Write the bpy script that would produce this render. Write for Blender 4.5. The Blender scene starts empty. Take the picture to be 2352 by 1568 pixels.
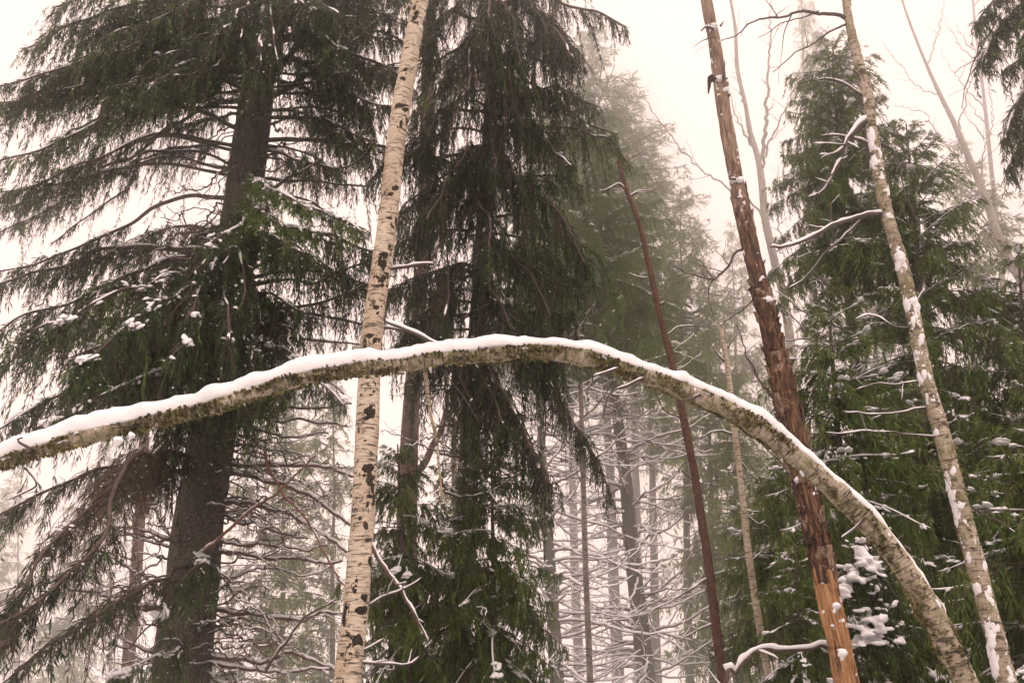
import bpy, math, random
import numpy as np
from mathutils import Vector, Matrix, Euler

# ------------------------------------------------------------------ camera, sky, sun, exposure
scene = bpy.context.scene
COL = scene.collection
CAM = np.array([0.0, 0.0, 1.6]); PITCH = math.radians(22.5); FOC = 28.0 / 36.0 * 2352.0
cam_data = bpy.data.cameras.new('camera'); cam_data.lens = 28.0; cam_data.sensor_width = 36.0
cam_data.clip_start = 0.05; cam_data.clip_end = 2000.0
cam = bpy.data.objects.new('camera', cam_data); COL.objects.link(cam)
cam.location = CAM; cam.rotation_euler = (math.pi / 2 + PITCH, 0, 0); scene.camera = cam

world = bpy.data.worlds.new('World'); scene.world = world; world.use_nodes = True
SUN_EL, SUN_ROT = math.radians(80), math.radians(150)
def build_world():
    nt = world.node_tree; nt.nodes.clear()
    out = nt.nodes.new('ShaderNodeOutputWorld'); bg = nt.nodes.new('ShaderNodeBackground')
    sky = nt.nodes.new('ShaderNodeTexSky'); sky.sky_type = 'NISHITA'; sky.sun_disc = False
    sky.sun_elevation = SUN_EL; sky.sun_rotation = SUN_ROT; sky.dust_density = 6.0; sky.air_density = 1.0
    bw = nt.nodes.new('ShaderNodeRGBToBW'); nt.links.new(sky.outputs[0], bw.inputs[0])
    # a closed cloud deck: the clear sky's brightness is evened out and takes the cloud's warm white
    mx = nt.nodes.new('ShaderNodeMix'); mx.data_type = 'RGBA'; mx.inputs[0].default_value = 0.96
    nt.links.new(bw.outputs[0], mx.inputs[6]); mx.inputs[7].default_value = (5.6, 5.6, 5.6, 1)
    tint = nt.nodes.new('ShaderNodeMix'); tint.data_type = 'RGBA'; tint.blend_type = 'MULTIPLY'; tint.inputs[0].default_value = 1
    nt.links.new(mx.outputs[2], tint.inputs[6]); tint.inputs[7].default_value = (1.0, 0.78, 0.695, 1)
    nt.links.new(tint.outputs[2], bg.inputs[0]); bg.inputs[1].default_value = 0.13
    nt.links.new(bg.outputs[0], out.inputs[0])
build_world()
sun_data = bpy.data.lights.new('sun', 'SUN'); sun_data.energy = 1.5; sun_data.angle = math.radians(75); sun_data.color = (1.0, 0.84, 0.76)
sun = bpy.data.objects.new('sun', sun_data); COL.objects.link(sun)
sun.rotation_euler = (math.pi / 2 - SUN_EL, 0, math.pi - SUN_ROT)
scene.cycles.use_denoising = True
scene.view_settings.view_transform = 'Standard'; scene.view_settings.look = 'None'
scene.view_settings.exposure = 1.0; scene.view_settings.gamma = 1.0; scene.view_settings.use_curve_mapping = False
scene.cycles.max_bounces = 7; scene.cycles.diffuse_bounces = 1; scene.cycles.glossy_bounces = 1
scene.cycles.transmission_bounces = 2; scene.cycles.volume_bounces = 4
scene.cycles.use_adaptive_sampling = True; scene.cycles.adaptive_threshold = 0.02
FOG_DENSITY = 0.0115

# ------------------------------------------------------------------ helpers
def px(x, y, Y):
    """world point seen at x, y of a 2352 x 1568 frame, Y metres in front of the camera"""
    x = np.asarray(x, float); y = np.asarray(y, float); Y = np.asarray(Y, float)
    u = (x - 1176.0) / FOC; v = (784.0 - y) / FOC
    dy = math.cos(PITCH) - v * math.sin(PITCH); dz = math.sin(PITCH) + v * math.cos(PITCH)
    k = Y / dy
    return np.stack([u * k, Y + 0 * k, CAM[2] + dz * k], -1)
def view_depth(p):
    q = np.asarray(p) - CAM
    return q[..., 1] * math.cos(PITCH) + q[..., 2] * math.sin(PITCH)
def proj(p):
    q = np.asarray(p) - CAM; d = view_depth(p); up = -q[..., 1] * math.sin(PITCH) + q[..., 2] * math.cos(PITCH)
    return 1176 + FOC * q[..., 0] / d, 784 - FOC * up / d
def nrm(v):
    return v / np.maximum(np.linalg.norm(v, axis=-1, keepdims=True), 1e-9)
def hash3(i, seed):
    h = (i[..., 0] * 374761393 + i[..., 1] * 668265263 + i[..., 2] * 2147483647 + seed * 974711) & 0xffffffff
    h = ((h ^ (h >> 13)) * 1274126177) & 0xffffffff
    h = h ^ (h >> 16)
    return (h & 0xffff) / 65535.0
def vnoise(p, seed=0):
    p = np.asarray(p, float); i = np.floor(p).astype(np.int64); f = p - i; f = f * f * (3 - 2 * f)
    r = 0
    for dx in (0, 1):
        for dy in (0, 1):
            for dz in (0, 1):
                w = (f[..., 0] if dx else 1 - f[..., 0]) * (f[..., 1] if dy else 1 - f[..., 1]) * (f[..., 2] if dz else 1 - f[..., 2])
                r = r + w * hash3(i + np.array([dx, dy, dz]), seed)
    return r * 2 - 1
def fnoise(p, seed=0, octs=3):
    r = 0; a = 1.0; p = np.asarray(p, float)
    for k in range(octs):
        r = r + a * vnoise(p * 2 ** k, seed + 7 * k); a *= 0.5
    return r / 1.75
def smooth_curve(pts, step):
    """Catmull-Rom through the columns of pts (any number of columns; first three are xyz), evenly spaced"""
    p = np.asarray(pts, float)
    if len(p) == 2: p = np.array([p[0], (p[0] + p[1]) / 2, p[1]])
    e = np.vstack([2 * p[0] - p[1], p, 2 * p[-1] - p[-2]]); out = []
    t = np.linspace(0, 1, 16, endpoint=False)[:, None]
    for k in range(1, len(e) - 2):
        a, b, c, d = e[k - 1], e[k], e[k + 1], e[k + 2]
        out.append(0.5 * (2 * b + (c - a) * t + (2 * a - 5 * b + 4 * c - d) * t ** 2 + (3 * b - a - 3 * c + d) * t ** 3))
    out = np.vstack(out + [p[-1:]])
    s = np.r_[0, np.cumsum(np.linalg.norm(np.diff(out[:, :3], axis=0), axis=1))]
    n = max(3, int(s[-1] / step) + 1); q = np.linspace(0, s[-1], n)
    return np.stack([np.interp(q, s, out[:, j]) for j in range(p.shape[1])], -1), q
class Geo:
    def __init__(self): self.v = []; self.f = {3: [], 4: []}; self.m = {3: [], 4: []}; self.a = []; self.b = []; self.n = 0
    def add(self, v, f, mat=0, tint=None, bark=None):
        v = np.asarray(v, float).reshape(-1, 3); f = np.asarray(f, np.int64)
        if len(v) == 0 or len(f) == 0: return
        self.v.append(v); k = f.shape[1]; self.f[k].append(f + self.n); self.m[k].append(np.full(len(f), mat, np.int32))
        self.a.append(np.full(len(v), 0.5) if tint is None else np.broadcast_to(np.asarray(tint, float), (len(v),)))
        self.b.append(v if bark is None else bark); self.n += len(v)
    def merge(self, g, M=None):
        if g.n == 0: return
        v = np.vstack(g.v)
        if M is not None: v = v @ M[:3, :3].T + M[:3, 3]
        self.v.append(v); self.a.append(np.concatenate(g.a)); self.b.append(np.vstack(g.b))
        for k in (3, 4):
            self.f[k] += [q + self.n for q in g.f[k]]; self.m[k] += g.m[k]
        self.n += g.n
    def mesh(self, name, mats, smooth=True, off=None):
        v = np.vstack(self.v) if self.v else np.zeros((0, 3))
        if off is not None: v = v - np.asarray(off)
        t = np.vstack(self.f[3]) if self.f[3] else np.zeros((0, 3), np.int64); q = np.vstack(self.f[4]) if self.f[4] else np.zeros((0, 4), np.int64)
        me = bpy.data.meshes.new(name); me.vertices.add(len(v)); me.vertices.foreach_set('co', v.astype(np.float32).ravel())
        nl = t.size + q.size; me.loops.add(nl); me.loops.foreach_set('vertex_index', np.r_[t.ravel(), q.ravel()].astype(np.int32))
        npoly = len(t) + len(q); me.polygons.add(npoly)
        st = np.r_[np.arange(len(t)) * 3, t.size + np.arange(len(q)) * 4].astype(np.int32); me.polygons.foreach_set('loop_start', st)
        mi = np.concatenate(self.m[3] + self.m[4]) if npoly else np.zeros(0, np.int32)
        me.polygons.foreach_set('material_index', mi.astype(np.int32))
        me.polygons.foreach_set('use_smooth', np.full(npoly, smooth, bool))
        at = me.attributes.new('tint', 'FLOAT', 'POINT'); at.data.foreach_set('value', np.concatenate(self.a).astype(np.float32))
        bt = me.attributes.new('bark', 'FLOAT_VECTOR', 'POINT'); bt.data.foreach_set('vector', np.vstack(self.b).astype(np.float32).ravel())
        for m in mats: me.materials.append(m)
        me.update(calc_edges=True); me.validate()
        return me
TRIS = 0
def link(name, me, parent=None, loc=None, rot=None, scale=None):
    o = bpy.data.objects.new(name, me); COL.objects.link(o)
    if parent is not None: o.parent = parent
    if loc is not None: o.location = loc
    if rot is not None: o.rotation_euler = rot
    if scale is not None: o.scale = (scale,) * 3 if np.isscalar(scale) else scale
    return o
def thing(name, label, cat, loc, group=None):
    o = bpy.data.objects.new(name, None); COL.objects.link(o); o.location = loc; o.empty_display_size = 0.2
    o['label'] = label; o['category'] = cat
    if group: o['group'] = group
    return o
def part(name, geo, mats, root, parent=None, smooth=True, kind=None):
    """one mesh under a thing (or under one of its parts); geometry is in world space, the thing has no rotation"""
    o = link(name, geo.mesh(name, mats, smooth, off=root.location), parent or root)
    if kind or name in ('snow', 'bark_scar'): o['kind'] = kind or 'stuff'
    return o
def fuse(o, voxel):
    m = o.modifiers.new('fuse', 'REMESH'); m.mode = 'VOXEL'; m.voxel_size = voxel; m.use_smooth_shade = True
    k = o.modifiers.new('soften', 'SMOOTH'); k.factor = .5; k.iterations = 2
def patches(root, Cr, spots, thick, mats, name, seed, sides=44, thr=.32, step=.012, k=30):
    """irregular patches lying on a trunk's surface: spots are (x, y, w, h) as seen from the front"""
    C, _ = smooth_curve(Cr, step); T, N, B = frames(C[:, :3]); th = np.linspace(0, 2 * math.pi, sides, endpoint=False)
    nr = N[:, None] * np.cos(th)[None, :, None] + B[:, None] * np.sin(th)[None, :, None]; p = C[:, None, :3] + nr * C[:, None, 3:4]
    X, Yp = proj(p); face = np.einsum('ijk,ijk->ij', nr, nrm(CAM - p)); m = np.full(X.shape, -1.0)
    for x, y, w, h in spots: m = np.maximum(m, np.exp(-((X - x) / w) ** 2 - ((Yp - y) / h) ** 2))
    m = m + .62 * fnoise(p * k, seed, 4); m = np.where(face < .12, m * 0 - .2, m)
    r = C[:, None, 3] * .985 + thick * np.clip((m - thr) * 2.2, -.6, 1) * (1 + .4 * fnoise(p * 60, seed + 1, 2))
    v = C[:, None, :3] + nr * r[..., None]; f = ring_faces(len(C), sides); on = (m > thr - .12).ravel(); f = f[on[f].any(1)]
    if len(f) == 0: return
    u, inv = np.unique(f, return_inverse=True); g = Geo(); g.add(v.reshape(-1, 3)[u], inv.reshape(f.shape), 0, 0.5, p.reshape(-1, 3)[u]); return part(name, g, mats, root)
def frames(C, up=(0, 0, 1)):
    T = nrm(np.gradient(C, axis=0)); N = np.zeros_like(C)
    n = np.array(up, float)
    if abs(T[0] @ n) > 0.9: n = np.array([0.0, 1.0, 0.0])       # seam of an upright trunk away from the camera
    for i in range(len(C)):
        n = n - T[i] * (n @ T[i]); n = n / max(np.linalg.norm(n), 1e-9); N[i] = n
    return T, N, np.cross(T, N)
def ring_faces(n, k):
    i = np.arange(n - 1)[:, None] * k; j = np.arange(k)[None, :]; j2 = (j + 1) % k
    return np.stack([i + j, i + j2, i + k + j2, i + k + j], -1).reshape(-1, 4)
def tube(g, C, R, sides=6, mat=0, tint=None, disp=None, cap=True):
    C = np.asarray(C, float); R = np.broadcast_to(np.asarray(R, float), (len(C),))
    T, N, B = frames(C); th = np.linspace(0, 2 * math.pi, sides, endpoint=False)
    s = np.r_[0, np.cumsum(np.linalg.norm(np.diff(C, axis=0), axis=1))]
    r = np.repeat(R[:, None], sides, 1)
    bark = np.stack([np.cos(th)[None] * r, np.sin(th)[None] * r, np.repeat(s[:, None], sides, 1)], -1)
    if disp is not None: r = r + disp(bark, s)
    v = C[:, None] + N[:, None] * (np.cos(th)[None] * r)[..., None] + B[:, None] * (np.sin(th)[None] * r)[..., None]
    f = ring_faces(len(C), sides)
    v = v.reshape(-1, 3); bark = bark.reshape(-1, 3)
    tn = None if tint is None else (np.repeat(tint, sides) if np.ndim(tint) else tint)
    g.add(v, f, mat, tn, bark)
    if cap:
        for e in (0, len(C) - 1):
            idx = np.arange(sides) + e * sides; c = v[idx].mean(0, keepdims=True)
            j = np.arange(sides); ff = np.stack([j, (j + 1) % sides, np.full(sides, sides)], -1)
            if e == 0: ff = ff[:, ::-1]
            tt = None if tint is None else (tint[e] if np.ndim(tint) else tint)
            g.add(np.vstack([v[idx], c]), ff, mat, tt, np.vstack([bark[idx], bark[idx].mean(0, keepdims=True)]))
_ph = (1 + 5 ** 0.5) / 2
def ico(sub):
    v = nrm(np.array([(-1, _ph, 0), (1, _ph, 0), (-1, -_ph, 0), (1, -_ph, 0), (0, -1, _ph), (0, 1, _ph), (0, -1, -_ph), (0, 1, -_ph), (_ph, 0, -1), (_ph, 0, 1), (-_ph, 0, -1), (-_ph, 0, 1)], float))
    f = np.array([(0, 11, 5), (0, 5, 1), (0, 1, 7), (0, 7, 10), (0, 10, 11), (1, 5, 9), (5, 11, 4), (11, 10, 2), (10, 7, 6), (7, 1, 8), (3, 9, 4), (3, 4, 2), (3, 2, 6), (3, 6, 8), (3, 8, 9), (4, 9, 5), (2, 4, 11), (6, 2, 10), (8, 6, 7), (9, 8, 1)])
    for _ in range(sub):
        vl = [tuple(x) for x in v]; cache = {}; nf = []
        def mid(a, b):
            k = (min(a, b), max(a, b))
            if k not in cache:
                m = np.array(vl[a]) + np.array(vl[b]); m /= np.linalg.norm(m); cache[k] = len(vl); vl.append(tuple(m))
            return cache[k]
        for a, b, c in f:
            x, y, z = mid(a, b), mid(b, c), mid(c, a); nf += [(a, x, z), (b, y, x), (c, z, y), (x, y, z)]
        v = np.array(vl); f = np.array(nf)
    return v, f
TETRA = (nrm(np.array([(1, 1, 1), (1, -1, -1), (-1, 1, -1), (-1, -1, 1)], float)), np.array([(0, 1, 2), (0, 3, 1), (0, 2, 3), (1, 3, 2)]))
ICO = {k: ico(k) for k in (0, 1, 2, 3)}
def blobs(g, cen, ax, size, seed=1, sub=1, rough=0.35, mat=0):
    """lumps of snow: flattened below, lumpy above. ax: long axis, size: (n,3) half sizes along axis, across, up"""
    cen = np.asarray(cen, float); n = len(cen)
    if n == 0: return
    v0, f0 = ICO[sub]; ax = nrm(np.asarray(ax, float)); side = nrm(np.cross(ax, [0, 0, 1.0]) + 1e-6); up = np.cross(side, ax)
    up = np.where(up[:, 2:3] < 0, -up, up)
    loc = np.repeat(v0[None], n, 0)
    d = 1 + rough * fnoise(loc * 1.7 + cen[:, None] * 13.1, seed, 2)
    loc = loc * d[..., None]; loc[..., 2] = np.where(loc[..., 2] < 0, loc[..., 2] * 0.45, loc[..., 2])
    loc = loc * np.asarray(size)[:, None, :]
    v = cen[:, None] + ax[:, None] * loc[..., :1] + side[:, None] * loc[..., 1:2] + up[:, None] * loc[..., 2:]
    f = f0[None] + (np.arange(n) * len(v0))[:, None, None]
    g.add(v.reshape(-1, 3), f.reshape(-1, 3), mat)
def snow_strip(g, C, R, rng, thick=1.0, cover=0.75, seed=None, sides=7, extra=0.004, nscale=4.0, ang=1.15):
    """a ridge of snow lying along the upper side of a branch, broken where it has fallen off"""
    C = np.asarray(C, float); R = np.broadcast_to(np.asarray(R, float), (len(C),)); seed = seed or rng.integers(1, 9999)
    if len(C) < 4: return
    T = nrm(np.gradient(C, axis=0)); up = np.array([0, 0, 1.0]) - T * T[:, 2:3]; steep = np.linalg.norm(up, axis=1); up = nrm(up); side = np.cross(T, up)
    s = np.r_[0, np.cumsum(np.linalg.norm(np.diff(C, axis=0), axis=1))]
    q = np.stack([s * nscale, s * 0, s * 0], -1)
    n1 = vnoise(q + rng.random() * 50, seed) * 0.5 + 0.5; n2 = vnoise(q * 4.1 + 17, seed + 3) * 0.5 + 0.5
    on = np.clip((cover * 1.25 - n1) * 6, 0, 1) * np.clip((steep - 0.35) * 3, 0, 1); on[0] *= .3; on[-1] = 0
    h = (R * 0.7 + extra) * thick * (0.6 + 0.8 * n2) * on; w = (R * 0.85 + extra * 0.5) * (0.65 + 0.35 * on) * (on > 0.02)
    th = np.linspace(0, 2 * math.pi, sides, endpoint=False)
    cy = np.cos(th); sz = np.sin(th); sz = np.where(sz < 0, sz * 0.3, sz)
    base = C + up * (R * 0.72)[:, None]
    v = base[:, None] + side[:, None] * (cy[None] * w[:, None])[..., None] + up[:, None] * (sz[None] * h[:, None])[..., None]
    f = ring_faces(len(C), sides).reshape(len(C) - 1, sides, 4)
    keep = (on[:-1] > 0.02) | (on[1:] > 0.02)
    f = f[keep].reshape(-1, 4)
    g.add(v.reshape(-1, 3), f, 0)

# ------------------------------------------------------------------ materials
def new_mat(name):
    m = bpy.data.materials.new(name); m.use_nodes = True; nt = m.node_tree; bs = nt.nodes['Principled BSDF']
    return m, nt, bs
class NB:
    def __init__(self, nt): self.nt = nt
    def n(self, t, **kw):
        o = self.nt.nodes.new(t)
        for k, v in kw.items(): setattr(o, k, v)
        return o
    def l(self, a, b): self.nt.links.new(a, b)
    def attr(self, name): return self.n('ShaderNodeAttribute', attribute_name=name)
    def mapping(self, src, scale, loc=(0, 0, 0)):
        m = self.n('ShaderNodeMapping'); self.l(src, m.inputs[0]); m.inputs['Scale'].default_value = scale; m.inputs['Location'].default_value = loc; return m.outputs[0]
    def noise(self, vec, scale=1, detail=4, rough=0.6, dist=0):
        t = self.n('ShaderNodeTexNoise'); self.l(vec, t.inputs['Vector']); t.inputs['Scale'].default_value = scale; t.inputs['Detail'].default_value = detail
        t.inputs['Roughness'].default_value = rough; t.inputs['Distortion'].default_value = dist; return t.outputs[0]
    def ramp(self, fac, stops, interp='LINEAR'):
        r = self.n('ShaderNodeValToRGB'); self.l(fac, r.inputs[0]); e = r.color_ramp; e.interpolation = interp
        while len(e.elements) < len(stops): e.elements.new(0.5)
        for el, (p, c) in zip(e.elements, stops):
            el.position = p; el.color = (c, c, c, 1) if np.isscalar(c) else (*c, 1)
        return r.outputs[0]
    def mix(self, fac, a, b, mode='MIX'):
        m = self.n('ShaderNodeMix', data_type='RGBA', blend_type=mode)
        if isinstance(fac, (int, float)): m.inputs[0].default_value = fac
        else: self.l(fac, m.inputs[0])
        for s, k in ((a, 6), (b, 7)):
            if isinstance(s, tuple): m.inputs[k].default_value = (*s, 1)
            else: self.l(s, m.inputs[k])
        return m.outputs[2]
    def math(self, op, a, b=None):
        m = self.n('ShaderNodeMath', operation=op)
        for s, k in ((a, 0), (b, 1)):
            if s is None: continue
            if isinstance(s, (int, float)): m.inputs[k].default_value = s
            else: self.l(s, m.inputs[k])
        return m.outputs[0]
    def bump(self, h, bs, strength=0.5, dist=0.01):
        b = self.n('ShaderNodeBump'); self.l(h, b.inputs['Height']); b.inputs['Strength'].default_value = strength; b.inputs['Distance'].default_value = dist
        self.l(b.outputs[0], bs.inputs['Normal'])

def mat_snow():
    m, nt, bs = new_mat('snow'); b = NB(nt); co = b.n('ShaderNodeTexCoord').outputs['Object']
    n1 = b.noise(co, 9, 5, 0.6); n2 = b.noise(co, 160, 2, 0.5)
    b.l(b.ramp(n1, [(0.3, (0.70, 0.70, 0.715)), (0.7, (0.81, 0.81, 0.82))]), bs.inputs['Base Color'])
    h = b.math('ADD', n1, b.math('MULTIPLY', n2, 0.25)); b.bump(h, bs, 0.35, 0.012)
    bs.inputs['Roughness'].default_value = 0.75; bs.inputs['Specular IOR Level'].default_value = 0.25
    return m
def mat_needles():
    m, nt, bs = new_mat('needles'); b = NB(nt)
    t = b.attr('tint').outputs['Fac']
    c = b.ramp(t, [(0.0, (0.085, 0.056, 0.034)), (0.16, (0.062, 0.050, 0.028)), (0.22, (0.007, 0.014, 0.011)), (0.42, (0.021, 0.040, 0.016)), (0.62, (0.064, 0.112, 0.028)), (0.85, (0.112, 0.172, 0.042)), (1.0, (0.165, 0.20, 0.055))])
    b.l(c, bs.inputs['Base Color']); bs.inputs['Roughness'].default_value = 0.6; bs.inputs['Specular IOR Level'].default_value = 0.2
    tr = b.n('ShaderNodeBsdfTranslucent'); b.l(c, tr.inputs[0]); mx = b.n('ShaderNodeMixShader'); mx.inputs[0].default_value = 0.34
    b.l(bs.outputs[0], mx.inputs[1]); b.l(tr.outputs[0], mx.inputs[2]); b.l(mx.outputs[0], nt.nodes['Material Output'].inputs[0])
    return m
def mat_twig(name, a, c):
    m, nt, bs = new_mat(name); b = NB(nt); v = b.attr('bark').outputs['Vector']
    n = b.noise(v, 40, 3, 0.6); b.l(b.ramp(n, [(0.3, a), (0.7, c)]), bs.inputs['Base Color']); bs.inputs['Roughness'].default_value = 0.85
    b.bump(n, bs, 0.4, 0.004)
    return m
def mat_birch(name, light, tan, blotch, lichen=0.0, lich_col=(0.22, 0.22, 0.10)):
    m, nt, bs = new_mat(name); b = NB(nt); v = b.attr('bark').outputs['Vector']
    base = b.ramp(b.noise(b.mapping(v, (5, 5, 2.2)), 1, 5, 0.65), [(0.35, tan), (0.62, light)])
    fine = b.noise(b.mapping(v, (12, 12, 170)), 1, 3, 0.6, 0.3)          # papery horizontal grain
    base = b.mix(b.ramp(fine, [(0.42, 0.45), (0.6, 0.0)]), base, tuple(x * 0.5 for x in tan))
    len_ = b.noise(b.mapping(v, (9, 9, 75)), 1, 2, 0.5, 0.6)              # lenticels
    base = b.mix(b.ramp(len_, [(0.565, 0.0), (0.63, 0.9)]), base, (0.05, 0.038, 0.03))
    len2 = b.noise(b.mapping(v, (22, 22, 150), (5, 2, 9)), 1, 2, 0.5, 0.5); base = b.mix(b.ramp(len2, [(0.60, 0.0), (0.66, 0.75)]), base, (0.09, 0.065, 0.05))
    pat = b.noise(b.mapping(v, (7, 7, 9)), 1, 5, 0.7, 1.2)               # black fissured patches
    base = b.mix(b.ramp(pat, [(blotch, 0.0), (blotch + 0.06, 0.95)]), base, b.ramp(b.noise(v, 60, 4, 0.7), [(0.35, (0.012, 0.010, 0.009)), (0.7, (0.09, 0.065, 0.045))]))
    if lichen:
        li = b.noise(b.mapping(v, (16, 16, 10)), 1, 5, 0.75, 0.5)
        base = b.mix(b.ramp(li, [(0.62 - lichen, 0.0), (0.72 - lichen, 0.9)]), base, b.ramp(b.noise(v, 90, 3, 0.7), [(0.3, tuple(x * 0.35 for x in lich_col)), (0.7, lich_col)]))
    b.l(base, bs.inputs['Base Color']); bs.inputs['Roughness'].default_value = 0.75; bs.inputs['Specular IOR Level'].default_value = 0.25
    b.bump(b.math('SUBTRACT', b.math('MULTIPLY', fine, 0.4), b.math('MULTIPLY', pat, 1.0)), bs, 0.6, 0.01)
    return m
def mat_conifer_bark(name, dark, mid, light, scale=1.0, moss=0.0):
    m, nt, bs = new_mat(name); b = NB(nt); v = b.attr('bark').outputs['Vector']
    vo = b.n('ShaderNodeTexVoronoi', feature='DISTANCE_TO_EDGE'); b.l(b.mapping(v, (38 * scale, 38 * scale, 24 * scale)), vo.inputs['Vector']); vo.inputs['Scale'].default_value = 1
    n = b.noise(b.mapping(v, (30 * scale, 30 * scale, 12 * scale)), 1, 6, 0.72, 0.4); big = b.noise(b.mapping(v, (4, 4, 1.2)), 1, 4, 0.6)
    c = b.ramp(n, [(0.28, dark), (0.5, mid), (0.75, light)])
    c = b.mix(b.ramp(big, [(0.4, 0.0), (0.65, 0.6)]), c, tuple(x * 0.75 for x in light))
    c = b.mix(b.ramp(vo.outputs['Distance'], [(0.0, 0.7), (0.12, 0.0)]), c, tuple(x * 0.6 for x in dark))
    if moss:
        mo = b.noise(b.mapping(v, (9, 9, 4)), 1, 5, 0.7); c = b.mix(b.ramp(mo, [(0.62 - moss, 0.0), (0.75 - moss, 0.8)]), c, (0.10, 0.105, 0.055))
    b.l(c, bs.inputs['Base Color']); bs.inputs['Roughness'].default_value = 0.9; bs.inputs['Specular IOR Level'].default_value = 0.15
    b.bump(b.math('ADD', n, b.ramp(vo.outputs['Distance'], [(0.0, 0.0), (0.2, 0.5)])), bs, 1.0, 0.03)
    return m
def mat_snag():
    """tint 0: bare orange wood, 0.5: red-brown inner bark, 1: grey-brown outer bark"""
    m, nt, bs = new_mat('dead_wood'); b = NB(nt); v = b.attr('bark').outputs['Vector']; t = b.attr('tint').outputs['Fac']
    st = b.noise(b.mapping(v, (45, 45, 5)), 1, 6, 0.72, 0.6); pl = b.noise(b.mapping(v, (16, 16, 7)), 1, 5, 0.7, 0.8); fi = b.noise(b.mapping(v, (130, 130, 9)), 1, 3, 0.6)
    wood = b.ramp(st, [(0.30, (0.16, 0.075, 0.035)), (0.48, (0.42, 0.225, 0.105)), (0.7, (0.58, 0.36, 0.19))])
    inner = b.ramp(st, [(0.36, (0.016, 0.010, 0.009)), (0.50, (0.10, 0.055, 0.036)), (0.61, (0.24, 0.135, 0.082)), (0.72, (0.40, 0.25, 0.155))])
    outer = b.ramp(st, [(0.30, (0.05, 0.034, 0.027)), (0.46, (0.24, 0.165, 0.12)), (0.66, (0.44, 0.33, 0.245))])
    k = b.math('ADD', t, b.math('MULTIPLY', b.math('SUBTRACT', pl, 0.5), 1.1))
    c = b.mix(b.ramp(k, [(0.22, 0.0), (0.30, 1.0)]), wood, inner); c = b.mix(b.ramp(k, [(0.72, 0.0), (0.82, 1.0)]), c, outer)
    dk = b.noise(b.mapping(v, (11, 11, 3.0), (3, 1, 7)), 1, 5, 0.7, 1.0); c = b.mix(b.ramp(dk, [(0.55, 0.0), (0.62, 0.8)]), c, b.ramp(st, [(0.35, (0.012, 0.009, 0.009)), (0.7, (0.075, 0.048, 0.036))]))
    c = b.mix(b.ramp(fi, [(0.38, 0.6), (0.5, 0.0)]), c, (0.03, 0.018, 0.012))
    b.l(c, bs.inputs['Base Color']); bs.inputs['Roughness'].default_value = 0.8; bs.inputs['Specular IOR Level'].default_value = 0.2
    b.bump(b.math('ADD', st, b.math('MULTIPLY', b.ramp(k, [(0.2, 0.0), (0.32, 0.6), (0.7, 0.6), (0.82, 1.0)]), 0.8)), bs, 0.9, 0.02)
    return m
def mat_moss():
    m, nt, bs = new_mat('lichen'); b = NB(nt); t = b.attr('tint').outputs['Fac']
    c = b.ramp(t, [(0.0, (0.045, 0.042, 0.022)), (0.35, (0.14, 0.13, 0.055)), (0.7, (0.27, 0.24, 0.105)), (1.0, (0.40, 0.33, 0.19))])
    b.l(c, bs.inputs['Base Color']); bs.inputs['Roughness'].default_value = 0.9; bs.inputs['Specular IOR Level'].default_value = 0.1
    return m
SNOW = mat_snow(); NEEDLE = mat_needles(); MOSS = mat_moss(); SNAG = mat_snag()
TWIG = mat_twig('spruce_twig', (0.030, 0.020, 0.016), (0.095, 0.066, 0.050))
DEADTWIG = mat_twig('dead_twig', (0.05, 0.032, 0.024), (0.15, 0.095, 0.070))
REDTWIG = mat_twig('red_twig', (0.09, 0.04, 0.028), (0.22, 0.10, 0.07))
BTWIG = mat_twig('birch_twig', (0.030, 0.022, 0.020), (0.10, 0.078, 0.066))
SPRUCE = mat_conifer_bark('spruce_bark', (0.035, 0.029, 0.026), (0.15, 0.13, 0.11), (0.34, 0.305, 0.255), 1.0, 0.12)
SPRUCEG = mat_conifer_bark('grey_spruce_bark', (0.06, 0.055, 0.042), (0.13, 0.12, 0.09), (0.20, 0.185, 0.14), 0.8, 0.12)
PINE = mat_conifer_bark('pine_bark', (0.085, 0.042, 0.032), (0.19, 0.095, 0.070), (0.30, 0.165, 0.12), 1.4, 0.0)
BIRCH = mat_birch('birch_bark', (0.70, 0.62, 0.51), (0.48, 0.38, 0.27), 0.60)
BIRCHM = mat_birch('mossy_birch_bark', (0.50, 0.44, 0.36), (0.33, 0.27, 0.19), 0.565, 0.12, (0.25, 0.25, 0.12))
BIRCHF = mat_birch('far_birch_bark', (0.40, 0.37, 0.33), (0.24, 0.205, 0.175), 0.58)

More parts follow.
